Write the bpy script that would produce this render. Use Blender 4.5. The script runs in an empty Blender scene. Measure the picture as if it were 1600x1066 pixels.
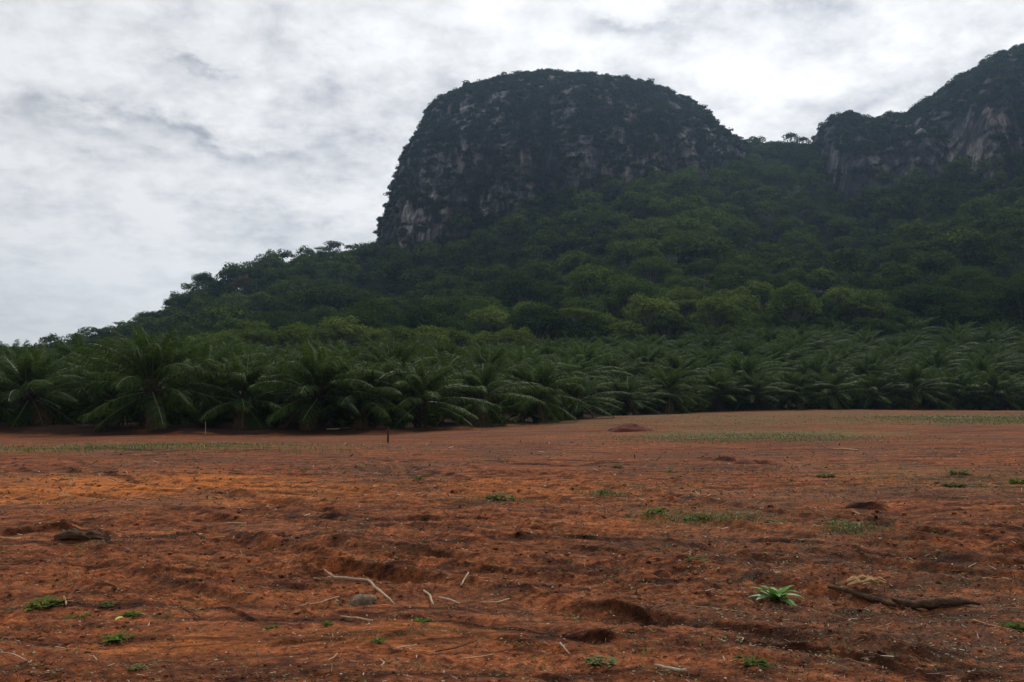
import bpy, math, random
import numpy as np
from mathutils import Vector, Matrix, Euler

random.seed(7)
RNG = np.random.default_rng(11)
PI = math.pi
D = bpy.data
scene = bpy.context.scene
COL = scene.collection

# ------------------------------------------------------------------ camera model
F = 1386.0                       # focal length in photo pixels (1600 px wide)
PITCH = math.atan((640 - 533) / F)
CAM_Z = 1.6
cp, sp = math.cos(PITCH), math.sin(PITCH)


def ray(px, py):
    u = (533 - py) / F
    return np.array([(px - 800) / F, cp - sp * u, sp + cp * u])


def at(px, py, Y):
    d = ray(px, py)
    return np.array([0, 0, CAM_Z]) + d * (Y / d[1])


# ------------------------------------------------------------------ numpy noise
def _hash(i, j, k, seed):
    n = (i * 374761393 + j * 668265263 + k * 1274126177 + seed * 974634541) & 0xFFFFFFFF
    n = ((n ^ (n >> 13)) * 1274126177) & 0xFFFFFFFF
    n = ((n ^ (n >> 16)) * 2246822519) & 0xFFFFFFFF
    return ((n ^ (n >> 15)) & 0xFFFFFF) / float(0xFFFFFF)


def noise3(x, y, z, seed=0):
    x, y, z = np.broadcast_arrays(np.asarray(x, float), np.asarray(y, float), np.asarray(z, float))
    xi, yi, zi = np.floor(x).astype(np.int64), np.floor(y).astype(np.int64), np.floor(z).astype(np.int64)
    fx, fy, fz = x - xi, y - yi, z - zi
    fx = fx * fx * fx * (fx * (fx * 6 - 15) + 10)
    fy = fy * fy * fy * (fy * (fy * 6 - 15) + 10)
    fz = fz * fz * fz * (fz * (fz * 6 - 15) + 10)
    r = 0
    for a in (0, 1):
        wx = fx if a else 1 - fx
        for b in (0, 1):
            wy = fy if b else 1 - fy
            for c in (0, 1):
                wz = fz if c else 1 - fz
                r = r + _hash(xi + a, yi + b, zi + c, seed) * wx * wy * wz
    return r * 2 - 1


def noise2(x, y, seed=0):
    x, y = np.broadcast_arrays(np.asarray(x, float), np.asarray(y, float))
    xi, yi = np.floor(x).astype(np.int64), np.floor(y).astype(np.int64)
    fx, fy = x - xi, y - yi
    fx = fx * fx * fx * (fx * (fx * 6 - 15) + 10)
    fy = fy * fy * fy * (fy * (fy * 6 - 15) + 10)
    r = 0
    for a in (0, 1):
        wx = fx if a else 1 - fx
        for b in (0, 1):
            wy = fy if b else 1 - fy
            r = r + _hash(xi + a, yi + b, 0 * xi, seed) * wx * wy
    return r * 2 - 1


def fbm2(x, y, oct=4, seed=0, gain=0.5):
    r, a, n = 0, 1.0, 0
    for o in range(oct):
        r = r + a * noise2(x * 2.03 ** o + 17.3 * o, y * 2.03 ** o - 9.1 * o, seed + o)
        n += a
        a *= gain
    return r / n


def fbm3(x, y, z, oct=4, seed=0, gain=0.5):
    r, a, n = 0, 1.0, 0
    for o in range(oct):
        f = 2.03 ** o
        r = r + a * noise3(x * f + 17.3 * o, y * f - 9.1 * o, z * f + 5.7 * o, seed + o)
        n += a
        a *= gain
    return r / n


def smooth(t):
    t = np.clip(t, 0, 1)
    return t * t * (3 - 2 * t)


# ------------------------------------------------------------------ mesh helpers
def mesh(name, V, Q=None, T=None, mat=None, smooth_shade=False, attrs=None):
    V = np.asarray(V, np.float32).reshape(-1, 3)
    parts, counts = [], []
    if Q is not None and len(Q):
        Q = np.asarray(Q, np.int32).reshape(-1, 4)
        parts.append(Q.ravel())
        counts.append(np.full(len(Q), 4, np.int32))
    if T is not None and len(T):
        T = np.asarray(T, np.int32).reshape(-1, 3)
        parts.append(T.ravel())
        counts.append(np.full(len(T), 3, np.int32))
    loops = np.concatenate(parts)
    cnt = np.concatenate(counts)
    me = D.meshes.new(name)
    me.vertices.add(len(V))
    me.vertices.foreach_set("co", V.ravel())
    me.loops.add(len(loops))
    me.loops.foreach_set("vertex_index", loops)
    me.polygons.add(len(cnt))
    st = np.zeros(len(cnt), np.int32)
    st[1:] = np.cumsum(cnt)[:-1]
    me.polygons.foreach_set("loop_start", st)
    me.polygons.foreach_set("loop_total", cnt)
    me.polygons.foreach_set("use_smooth", np.full(len(cnt), bool(smooth_shade)))
    for k, v in (attrs or {}).items():
        a = me.attributes.new(k, 'FLOAT', 'POINT')
        a.data.foreach_set("value", np.asarray(v, np.float32))
    me.update(calc_edges=True)
    me.validate()
    if mat is not None:
        me.materials.append(mat)
    return me


def link(name, me, parent=None, loc=(0, 0, 0), rot=(0, 0, 0), scale=(1, 1, 1)):
    o = D.objects.new(name, me)
    COL.objects.link(o)
    o.location = loc
    o.rotation_euler = rot
    o.scale = scale
    if parent:
        o.parent = parent
    return o


def tag(o, label=None, cat=None, group=None, kind=None):
    if label:
        o['label'] = label
    if cat:
        o['category'] = cat
    if group:
        o['group'] = group
    if kind:
        o['kind'] = kind
    return o


class Buf:
    """collects verts, quads and tris"""

    def __init__(self):
        self.V, self.Q, self.T, self.n = [], [], [], 0

    def add(self, V, Q=None, T=None):
        V = np.asarray(V, float).reshape(-1, 3)
        if Q is not None and len(Q):
            self.Q.append(np.asarray(Q, int).reshape(-1, 4) + self.n)
        if T is not None and len(T):
            self.T.append(np.asarray(T, int).reshape(-1, 3) + self.n)
        self.V.append(V)
        self.n += len(V)

    def arrays(self):
        V = np.concatenate(self.V) if self.V else np.zeros((0, 3))
        Q = np.concatenate(self.Q) if self.Q else np.zeros((0, 4), int)
        T = np.concatenate(self.T) if self.T else np.zeros((0, 3), int)
        return V, Q, T

    def mesh(self, name, mat, smooth_shade=False):
        V, Q, T = self.arrays()
        return mesh(name, V, Q, T, mat, smooth_shade)


def tube(buf, pts, radii, sides=6, rough=0.0, rng=None):
    pts = [np.asarray(p, float) for p in pts]
    n = len(pts)
    V, Q = [], []
    up0 = np.array([0.31, 0.17, 0.93])
    for i, p in enumerate(pts):
        t = pts[min(i + 1, n - 1)] - pts[max(i - 1, 0)]
        t = t / (np.linalg.norm(t) + 1e-9)
        a = np.cross(t, up0)
        if np.linalg.norm(a) < 0.1:
            a = np.cross(t, [1, 0, 0])
        a /= np.linalg.norm(a)
        b = np.cross(t, a)
        for k in range(sides):
            r = radii[i]
            if rough:
                r *= 1 + rough * (rng.random() - 0.5) * 2
            th = 2 * PI * k / sides
            V.append(p + r * (math.cos(th) * a + math.sin(th) * b))
    for i in range(n - 1):
        for k in range(sides):
            k2 = (k + 1) % sides
            Q.append((i * sides + k, i * sides + k2, (i + 1) * sides + k2, (i + 1) * sides + k))
    T = []
    V.append(pts[0]); V.append(pts[-1])
    c0, c1 = n * sides, n * sides + 1
    for k in range(sides):
        k2 = (k + 1) % sides
        T.append((c0, k2, k))
        T.append((c1, (n - 1) * sides + k, (n - 1) * sides + k2))
    buf.add(V, Q, T)


def unit(v):
    return v / (np.linalg.norm(v, axis=-1, keepdims=True) + 1e-9)


def leaf_quads(pts, nrm, size, rng, aspect=0.62, jitter=0.35):
    """one folded-free leaf-clump quad at every point"""
    n = len(pts)
    r = unit(rng.normal(size=(n, 3)))
    t = unit(np.cross(nrm, r))
    b = np.cross(nrm, t)
    s = size * (1 + jitter * (rng.random(n) * 2 - 1))
    s = s[:, None]
    k = aspect * (0.8 + 0.4 * rng.random((n, 1)))
    c = [pts - t * s * 0.5, pts + b * s * 0.5 * k + nrm * s * 0.08, pts + t * s * 0.5, pts - b * s * 0.5 * k + nrm * s * 0.08]
    V = np.stack(c, 1).reshape(-1, 3)
    Q = np.arange(n * 4).reshape(n, 4)
    return V, Q


def lobes_cloud(lobes, n_per_m2, size, rng, low=-0.35, up=0.7):
    """leaf clumps over the shells of ellipsoid lobes: (centre, radii)"""
    P_, N_ = [], []
    for c, rad in lobes:
        rad = np.asarray(rad, float)
        area = 4 * PI * ((rad[0] * rad[1]) ** 1.6 / 3 + (rad[0] * rad[2]) ** 1.6 / 3 + (rad[1] * rad[2]) ** 1.6 / 3) ** (1 / 1.6)
        n = max(8, int(area * n_per_m2))
        d = unit(rng.normal(size=(n, 3)))
        d = d[d[:, 2] > low + 0.25 * (rng.random(len(d)) - 0.5)]
        m = len(d)
        rr = 1.0 - 0.38 * rng.random(m) ** 1.5
        lump = 1 + 0.16 * noise3(d[:, 0] * 2.4 + c[0], d[:, 1] * 2.4 + c[1], d[:, 2] * 2.4 + c[2], 5)
        p = np.asarray(c) + d * rad * (rr * lump)[:, None]
        nn = unit(d / rad * rad.mean() * 0.8 + np.array([0, 0, up * 0.7]) + rng.normal(size=(m, 3)) * 0.28)
        P_.append(p); N_.append(nn)
    return leaf_quads(np.concatenate(P_), np.concatenate(N_), size, rng)


# ------------------------------------------------------------------ node helpers
def new_mat(name):
    m = D.materials.new(name)
    m.use_nodes = True
    nt = m.node_tree
    nt.nodes.clear()
    return m, nt


def N(nt, typ, **kw):
    n = nt.nodes.new(typ)
    for k, v in kw.items():
        if k.startswith('i_'):
            n.inputs[k[2:].replace('_', ' ')].default_value = v
        else:
            setattr(n, k, v)
    return n


def L(nt, a, b):
    nt.links.new(a, b)


def ramp(nt, fac, stops):
    n = nt.nodes.new('ShaderNodeValToRGB')
    e = n.color_ramp.elements
    while len(e) > 1:
        e.remove(e[-1])
    e[0].position, e[0].color = stops[0][0], stops[0][1]
    for p, c in stops[1:]:
        x = e.new(p)
        x.color = c
    L(nt, fac, n.inputs['Fac'])
    return n.outputs['Color']


def mixc(nt, fac, a, b, mode='MIX'):
    n = nt.nodes.new('ShaderNodeMix')
    n.data_type = 'RGBA'
    n.blend_type = mode
    for sock, v in ((n.inputs[0], fac), (n.inputs[6], a), (n.inputs[7], b)):
        if hasattr(v, 'is_output'):
            L(nt, v, sock)
        elif isinstance(v, (int, float)):
            sock.default_value = v
        else:
            sock.default_value = (*v, 1) if len(v) == 3 else v
    return n.outputs[2]


def math_n(nt, op, a, b=None, c=None):
    n = nt.nodes.new('ShaderNodeMath')
    n.operation = op
    for i, v in enumerate((a, b, c)):
        if v is None:
            continue
        if hasattr(v, 'is_output'):
            L(nt, v, n.inputs[i])
        else:
            n.inputs[i].default_value = v
    return n.outputs[0]


def noise_n(nt, vec, scale, detail=4, rough=0.55, dist=0.0):
    n = nt.nodes.new('ShaderNodeTexNoise')
    n.inputs['Scale'].default_value = scale
    n.inputs['Detail'].default_value = detail
    n.inputs['Roughness'].default_value = rough
    n.inputs['Distortion'].default_value = dist
    if vec is not None:
        L(nt, vec, n.inputs['Vector'])
    return n.outputs['Fac']


def leaf_material(name, dark, light, trans=0.25, source='object', rough=0.55, spec=0.3):
    """leaf colour runs from dark to light by plant, leaf and a soft noise"""
    m, nt = new_mat(name)
    out = N(nt, 'ShaderNodeOutputMaterial')
    geo = N(nt, 'ShaderNodeNewGeometry')
    if source == 'object':
        t = N(nt, 'ShaderNodeObjectInfo').outputs['Random']
    else:
        t = N(nt, 'ShaderNodeAttribute', attribute_name='tint').outputs['Fac']
    a = math_n(nt, 'MULTIPLY', t, 0.55)
    b = math_n(nt, 'MULTIPLY_ADD', geo.outputs['Random Per Island'], 0.45, a)
    col = mixc(nt, b, dark, light)
    pr = N(nt, 'ShaderNodeBsdfPrincipled')
    pr.inputs['Roughness'].default_value = rough
    pr.inputs['Specular IOR Level'].default_value = spec
    L(nt, col, pr.inputs['Base Color'])
    tr = N(nt, 'ShaderNodeBsdfTranslucent')
    tcol = mixc(nt, 0.6, col, (0.10, 0.16, 0.02))
    L(nt, tcol, tr.inputs['Color'])
    mx = N(nt, 'ShaderNodeMixShader')
    mx.inputs[0].default_value = trans
    L(nt, pr.outputs[0], mx.inputs[1])
    L(nt, tr.outputs[0], mx.inputs[2])
    L(nt, mx.outputs[0], out.inputs['Surface'])
    return m


def plain_material(name, c1, c2, scale=8.0, rough=0.85, bump=0.3, spec=0.2, stretch=(1, 1, 1), detail=5):
    m, nt = new_mat(name)
    out = N(nt, 'ShaderNodeOutputMaterial')
    tc = N(nt, 'ShaderNodeTexCoord')
    mp = N(nt, 'ShaderNodeMapping')
    mp.inputs['Scale'].default_value = stretch
    L(nt, tc.outputs['Object'], mp.inputs['Vector'])
    f = noise_n(nt, mp.outputs[0], scale, detail, 0.6)
    col = ramp(nt, f, [(0.3, (*c1, 1)), (0.7, (*c2, 1))])
    pr = N(nt, 'ShaderNodeBsdfPrincipled')
    pr.inputs['Roughness'].default_value = rough
    pr.inputs['Specular IOR Level'].default_value = spec
    L(nt, col, pr.inputs['Base Color'])
    if bump:
        bp = N(nt, 'ShaderNodeBump')
        bp.inputs['Strength'].default_value = bump
        bp.inputs['Distance'].default_value = 0.05
        L(nt, noise_n(nt, mp.outputs[0], scale * 2.5, 4, 0.6), bp.inputs['Height'])
        L(nt, bp.outputs[0], pr.inputs['Normal'])
    L(nt, pr.outputs[0], out.inputs['Surface'])
    return m


# ------------------------------------------------------------------ materials
M = {}
M['palm'] = leaf_material('palm_leaflets', (0.012, 0.026, 0.006), (0.066, 0.115, 0.020), 0.30, rough=0.6, spec=0.06)
M['rachis'] = plain_material('palm_rachis', (0.08, 0.10, 0.035), (0.17, 0.18, 0.075), 3.0, 0.5, 0.0, 0.4)
M['dry'] = leaf_material('dry_palm_leaflets', (0.07, 0.045, 0.022), (0.13, 0.09, 0.045), 0.15, rough=0.8, spec=0.1)
M['palm_trunk'] = plain_material('palm_trunk_bark', (0.035, 0.026, 0.018), (0.10, 0.075, 0.05), 6.0, 0.95, 0.6)
M['leaf_dark'] = leaf_material('dark_forest_leaves', (0.017, 0.033, 0.009), (0.066, 0.106, 0.022), 0.16, rough=0.85, spec=0.0)
M['leaf_mid'] = leaf_material('mid_forest_leaves', (0.045, 0.078, 0.016), (0.125, 0.180, 0.034), 0.2, rough=0.85, spec=0.0)
M['leaf_pale'] = leaf_material('pale_forest_leaves', (0.080, 0.115, 0.024), (0.200, 0.250, 0.050), 0.25, rough=0.85, spec=0.0)
M['leaf_rust'] = leaf_material('rust_forest_leaves', (0.120, 0.065, 0.022), (0.240, 0.130, 0.040), 0.25, spec=0.1)
M['leaf_far'] = leaf_material('far_forest_leaves', (0.014, 0.028, 0.008), (0.140, 0.195, 0.036), 0.16, 'attribute', rough=0.85, spec=0.0)
M['leaf_scrub'] = leaf_material('cliff_scrub_leaves', (0.022, 0.034, 0.015), (0.055, 0.075, 0.028), 0.15, 'attribute', rough=0.85, spec=0.0)
M['bark'] = plain_material('forest_bark', (0.10, 0.085, 0.065), (0.26, 0.23, 0.18), 4.0, 0.9, 0.5, stretch=(2, 2, 0.4))
M['weed'] = leaf_material('weed_leaves', (0.05, 0.095, 0.016), (0.145, 0.215, 0.042), 0.3, rough=0.8, spec=0.05)
M['weed_grey'] = leaf_material('grey_weed_leaves', (0.085, 0.11, 0.035), (0.19, 0.22, 0.085), 0.2, rough=0.8, spec=0.05)
M['bright_leaf'] = leaf_material('bright_seedling_leaves', (0.05, 0.17, 0.02), (0.17, 0.38, 0.04), 0.3, rough=0.45, spec=0.25)
M['pale_leaf'] = leaf_material('pale_seedling_leaves', (0.13, 0.27, 0.10), (0.20, 0.36, 0.14), 0.2, rough=0.45, spec=0.3)
M['grass'] = leaf_material('grass_blades', (0.085, 0.100, 0.028), (0.20, 0.205, 0.07), 0.25)
M['wood_pale'] = plain_material('weathered_pale_wood', (0.36, 0.26, 0.17), (0.62, 0.50, 0.36), 12, 0.85, 0.4, stretch=(1, 6, 6))
M['wood_tan'] = plain_material('broken_tan_wood', (0.42, 0.22, 0.09), (0.72, 0.48, 0.26), 14, 0.85, 0.5, stretch=(1, 5, 8))
M['wood_brown'] = plain_material('dead_brown_wood', (0.07, 0.04, 0.025), (0.20, 0.12, 0.07), 10, 0.95, 0.7, stretch=(1, 6, 6))
M['stone'] = plain_material('grey_stone', (0.10, 0.065, 0.042), (0.30, 0.23, 0.16), 22, 0.9, 0.5)
M['stake'] = plain_material('stake_wood', (0.05, 0.022, 0.013), (0.10, 0.045, 0.03), 10, 0.9, 0.4)
M['stake_pale'] = plain_material('pale_stake_wood', (0.22, 0.18, 0.14), (0.34, 0.28, 0.22), 10, 0.9, 0.4)
M['yellow'] = plain_material('yellow_leaf', (0.45, 0.52, 0.08), (0.60, 0.62, 0.14), 10, 0.6, 0.0)


def soil_material(name='red_laterite_soil', plantation=True):
    m, nt = new_mat(name)
    out = N(nt, 'ShaderNodeOutputMaterial')
    geo = N(nt, 'ShaderNodeNewGeometry')
    pos = geo.outputs['Position']
    big = noise_n(nt, pos, 0.16, 5, 0.6, 0.6)
    mpx = N(nt, 'ShaderNodeMapping')
    mpx.inputs['Rotation'].default_value = (0, 0, math.radians(37))
    mpx.inputs['Scale'].default_value = (0.28, 2.0, 1)
    L(nt, pos, mpx.inputs['Vector'])
    med = noise_n(nt, mpx.outputs[0], 1.1, 8, 0.66, 0.4)
    fine = noise_n(nt, pos, 16.0, 6, 0.75)
    c = ramp(nt, big, [(0.30, (0.190, 0.058, 0.022, 1)), (0.48, (0.245, 0.076, 0.027, 1)), (0.60, (0.255, 0.086, 0.034, 1)), (0.72, (0.320, 0.106, 0.034, 1))])
    c2 = ramp(nt, med, [(0.36, (0.42, 0.43, 0.46, 1)), (0.48, (0.85, 0.85, 0.87, 1)), (0.62, (1.25, 1.22, 1.15, 1))])
    c = mixc(nt, 1.0, c, c2, 'MULTIPLY')
    mpy = N(nt, 'ShaderNodeMapping')
    mpy.inputs['Rotation'].default_value = (0, 0, math.radians(31))
    mpy.inputs['Scale'].default_value = (0.13, 2.4, 1)
    L(nt, pos, mpy.inputs['Vector'])
    streak = noise_n(nt, mpy.outputs[0], 1.6, 7, 0.62, 0.8)
    c5 = ramp(nt, streak, [(0.38, (0.34, 0.32, 0.34, 1)), (0.46, (0.88, 0.88, 0.88, 1)), (0.56, (1.05, 1.05, 1.03, 1)), (0.68, (1.2, 1.2, 1.15, 1))])
    c = mixc(nt, 1.0, c, c5, 'MULTIPLY')
    mid = noise_n(nt, pos, 4.6, 8, 0.72, 0.5)
    c4 = ramp(nt, mid, [(0.39, (0.46, 0.45, 0.46, 1)), (0.47, (0.84, 0.84, 0.85, 1)), (0.54, (1.06, 1.06, 1.05, 1)), (0.63, (1.35, 1.33, 1.28, 1))])
    c = mixc(nt, 1.0, c, c4, 'MULTIPLY')
    c3 = ramp(nt, fine, [(0.39, (0.48, 0.47, 0.48, 1)), (0.48, (0.92, 0.92, 0.92, 1)), (0.56, (1.12, 1.12, 1.10, 1)), (0.63, (1.6, 1.6, 1.5, 1))])
    c = mixc(nt, 1.0, c, c3, 'MULTIPLY')
    # bright freshly bladed soil, dry grass litter and thin weed cover, from the attributes laid on the sheet
    at1 = N(nt, 'ShaderNodeAttribute', attribute_name='orange').outputs['Fac']
    c = mixc(nt, at1, c, mixc(nt, 1.0, (0.50, 0.155, 0.034), mixc(nt, 0.7, mixc(nt, 0.8, mixc(nt, 0.6, c2, c3, 'MULTIPLY'), c5, 'MULTIPLY'), c4, 'MULTIPLY'), 'MULTIPLY'))
    at3 = N(nt, 'ShaderNodeAttribute', attribute_name='litter').outputs['Fac']
    lf = math_n(nt, 'MULTIPLY', at3, ramp(nt, noise_n(nt, pos, 7.0, 6, 0.75), [(0.40, (0, 0, 0, 1)), (0.62, (1, 1, 1, 1))]))
    c = mixc(nt, lf, c, mixc(nt, fine, (0.045, 0.028, 0.018), (0.14, 0.09, 0.055)))
    at2 = N(nt, 'ShaderNodeAttribute', attribute_name='green').outputs['Fac']
    gf = math_n(nt, 'MULTIPLY', at2, ramp(nt, noise_n(nt, pos, 2.3, 6, 0.75), [(0.34, (0.1, 0.1, 0.1, 1)), (0.66, (1, 1, 1, 1))]))
    c = mixc(nt, gf, c, (0.125, 0.125, 0.045))
    at5 = N(nt, 'ShaderNodeAttribute', attribute_name='rut_shade').outputs['Fac']
    c = mixc(nt, at5, c, mixc(nt, 1.0, c, (0.34, 0.33, 0.36), 'MULTIPLY'))     # furrow shade painted into the soil colour along scrapes and ruts
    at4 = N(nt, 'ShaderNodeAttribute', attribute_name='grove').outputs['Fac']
    c = mixc(nt, at4, c, mixc(nt, big, (0.022, 0.012, 0.008), (0.05, 0.022, 0.013)))  # dark humus floor, with the shade under the palms painted into its colour
    pr = N(nt, 'ShaderNodeBsdfPrincipled')
    pr.inputs['Roughness'].default_value = 0.95
    pr.inputs['Specular IOR Level'].default_value = 0.12
    L(nt, c, pr.inputs['Base Color'])
    bp = N(nt, 'ShaderNodeBump')
    bp.inputs['Strength'].default_value = 1.0
    bp.inputs['Distance'].default_value = 0.045
    hsum = math_n(nt, 'MULTIPLY_ADD', noise_n(nt, pos, 30.0, 4, 0.65), 0.5, noise_n(nt, pos, 9.0, 5, 0.65))
    L(nt, hsum, bp.inputs['Height'])
    L(nt, bp.outputs[0], pr.inputs['Normal'])
    L(nt, pr.outputs[0], out.inputs['Surface'])
    return m


def rock_material():
    m, nt = new_mat('limestone')
    out = N(nt, 'ShaderNodeOutputMaterial')
    geo = N(nt, 'ShaderNodeNewGeometry')
    mp = N(nt, 'ShaderNodeMapping')
    mp.inputs['Scale'].default_value = (1, 1, 0.28)
    L(nt, geo.outputs['Position'], mp.inputs['Vector'])
    v = mp.outputs[0]
    a = noise_n(nt, v, 0.10, 7, 0.68, 0.8)
    b = noise_n(nt, v, 0.45, 6, 0.7, 0.3)
    c = ramp(nt, a, [(0.38, (0.03, 0.03, 0.032, 1)), (0.48, (0.075, 0.075, 0.077, 1)), (0.57, (0.22, 0.215, 0.21, 1)), (0.66, (0.46, 0.44, 0.42, 1))])
    d = ramp(nt, b, [(0.35, (0.45, 0.45, 0.47, 1)), (0.55, (1, 1, 1, 1)), (0.7, (1.25, 1.22, 1.18, 1))])
    c = mixc(nt, 1.0, c, d, 'MULTIPLY')
    e = ramp(nt, noise_n(nt, geo.outputs['Position'], 0.035, 4, 0.6), [(0.48, (0, 0, 0, 1)), (0.64, (1, 1, 1, 1))])
    c = mixc(nt, math_n(nt, 'MULTIPLY', e, 0.55), c, mixc(nt, 1.0, c, (1.3, 0.85, 0.66), 'MULTIPLY'))
    mv = N(nt, 'ShaderNodeMapping')
    mv.inputs['Scale'].default_value = (1, 1, 0.07)
    L(nt, geo.outputs['Position'], mv.inputs['Vector'])
    ws = ramp(nt, noise_n(nt, mv.outputs[0], 0.42, 6, 0.7, 0.2), [(0.38, (0.28, 0.28, 0.30, 1)), (0.48, (0.85, 0.85, 0.85, 1)), (0.6, (1.1, 1.1, 1.1, 1))])
    c = mixc(nt, 1.0, c, ws, 'MULTIPLY')      # dark water streaks down the face
    pr = N(nt, 'ShaderNodeBsdfPrincipled')
    pr.inputs['Roughness'].default_value = 0.9
    pr.inputs['Specular IOR Level'].default_value = 0.2
    L(nt, c, pr.inputs['Base Color'])
    bp = N(nt, 'ShaderNodeBump')
    bp.inputs['Strength'].default_value = 0.8
    bp.inputs['Distance'].default_value = 1.2
    L(nt, b, bp.inputs['Height'])
    L(nt, bp.outputs[0], pr.inputs['Normal'])
    L(nt, pr.outputs[0], out.inputs['Surface'])
    return m


M['soil'] = soil_material()
M['rock'] = rock_material()
M['clod'] = plain_material('soil_clods', (0.10, 0.036, 0.020), (0.22, 0.078, 0.038), 5.0, 0.95, 0.5)
M['mound_soil'] = plain_material('dark_red_heap_soil', (0.075, 0.020, 0.012), (0.125, 0.034, 0.019), 3.0, 0.95, 0.6)
M['forest_floor'] = plain_material('forest_floor', (0.018, 0.024, 0.012), (0.04, 0.05, 0.024), 0.3, 0.95, 0.0)


# ------------------------------------------------------------------ terrain functions
EDGE_PX = [-900, 0, 300, 640, 800, 870, 1000, 1150, 1350, 1600, 2300]
EDGE_Y = [60, 58, 58, 61, 72, 83, 98, 108, 113, 116, 118]


def col_of(x, y):
    return 800 + F * np.asarray(x) / np.maximum(np.asarray(y), 1.0)


def edge_y(x, y):
    return np.interp(col_of(x, y), EDGE_PX, EDGE_Y)


def ground_macro(x, y):
    x, y = np.asarray(x, float), np.asarray(y, float)
    z = 1.6 * smooth((y - 20) / 95) * smooth((x + 25) / 60)
    s = col_of(x, y)
    slope = np.interp(s, [0, 500, 800, 1000, 1250, 1600], [0.06, 0.07, 0.085, 0.125, 0.185, 0.19])
    e = edge_y(x, y)
    dy = np.clip(y - e - 4, 0, 205 - e)
    z = z + slope * dy * smooth(dy / 14) * (y > 20)
    # low earth bank along the left plantation edge
    bank = np.interp(s, [-900, 0, 560, 760, 860], [0.38, 0.38, 0.34, 0.2, 0.0])
    z = z + bank * smooth((y - e + 1.0 + 1.6 * fbm2(x / 3.0, y / 3.0, 3, 7)) / 3.0) * (y > 30)
    z = z + 0.35 * fbm2(x / 17, y / 17, 3, 3) * smooth((np.hypot(x, y) - 12) / 30)
    return z


RIDGES = [  # photo path, height m, width m
    ([(880, 952), (1000, 962), (1100, 982), (1195, 1000), (1300, 1010)], 0.10, 0.22),
    ([(640, 965), (720, 985), (900, 1012), (1010, 1030)], 0.07, 0.18),
    ([(530, 950), (700, 958), (860, 945)], 0.05, 0.2),
    ([(0, 832), (60, 828), (180, 842), (240, 850)], 0.12, 0.30),
    ([(60, 728), (170, 742), (290, 764), (400, 782)], 0.10, 0.35),
    ([(620, 800), (700, 801), (800, 806)], 0.10, 0.30),
    ([(240, 890), (420, 905), (540, 922)], 0.09, 0.35),
    ([(290, 958), (380, 968), (480, 978)], 0.07, 0.16),
    ([(1150, 1018), (1300, 1040), (1420, 1056), (1600, 1064)], 0.07, 0.16),
    ([(1440, 826), (1520, 830), (1660, 842)], 0.10, 0.35),
    ([(1100, 846), (1300, 862), (1450, 880), (1640, 884)], 0.07, 0.30),
    ([(-40, 1014), (30, 1002), (90, 1010)], 0.08, 0.14),
    ([(1330, 792), (1400, 798)], 0.12, 0.40),
    ([(1080, 716), (1180, 726), (1240, 730)], 0.18, 0.6),
    ([(200, 838), (420, 846), (620, 862), (780, 880)], 0.06, 0.35),
    ([(820, 884), (960, 892), (1130, 906)], 0.06, 0.22),
    ([(1330, 905), (1480, 915), (1640, 925)], 0.05, 0.2),
    ([(700, 842), (980, 850), (1180, 870)], 0.06, 0.3),
    ([(400, 1010), (520, 1000), (640, 1005)], 0.05, 0.15),
    ([(760, 720), (880, 728), (1000, 724)], 0.09, 0.5),
    ([(540, 820), (420, 806), (330, 800)], 0.08, 0.3),
    ([(20, 700), (260, 712), (520, 708)], 0.06, 0.6),
    ([(1220, 745), (1400, 752), (1580, 748)], 0.07, 0.5),
]


def flat_pt(px, py):
    d = ray(px, py)
    if d[2] > -0.003:
        d[2] = -0.003
    k = CAM_Z / -d[2]
    return d[0] * k, d[1] * k


RIDGE_W = [(np.array([flat_pt(*p) for p in pts]), h * 0.45, w * 0.42) for pts, h, w in RIDGES]


TRACKS = [(*flat_pt(40, 722), *flat_pt(760, 880)), (*flat_pt(150, 822), *flat_pt(1000, 1085)), (*flat_pt(640, 722), *flat_pt(1720, 905)), (*flat_pt(700, 900), *flat_pt(1650, 1010))]


def roughness_mask(x, y):
    return smooth((fbm2(x / 2.8, y / 2.2, 4, 21) + 0.22) / 0.5)


def clod_field(x, y, cell, seed, fill=0.75):
    """rounded lumps, one to a cell, of uneven size and height"""
    u, v = x / cell, y / cell
    ui, vi = np.floor(u).astype(np.int64), np.floor(v).astype(np.int64)
    best = np.zeros(np.shape(u))
    for a in (-1, 0, 1):
        for b in (-1, 0, 1):
            i, j = ui + a, vi + b
            px_ = i + _hash(i, j, 0 * i, seed)
            py_ = j + _hash(i, j, 0 * i, seed + 1)
            rr = 0.25 + 0.55 * _hash(i, j, 0 * i, seed + 2)
            on = _hash(i, j, 0 * i, seed + 3) < fill
            dx, dy = u - px_, v - py_
            t = 0.7 * (_hash(i, j, 0 * i, seed + 4) - 0.5)
            dd = np.hypot(dx + t * dy, dy * 1.15) / rr
            best = np.maximum(best, on * rr * np.sqrt(np.clip(1 - dd ** 1.6, 0, 1)))
    return best * cell


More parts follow.
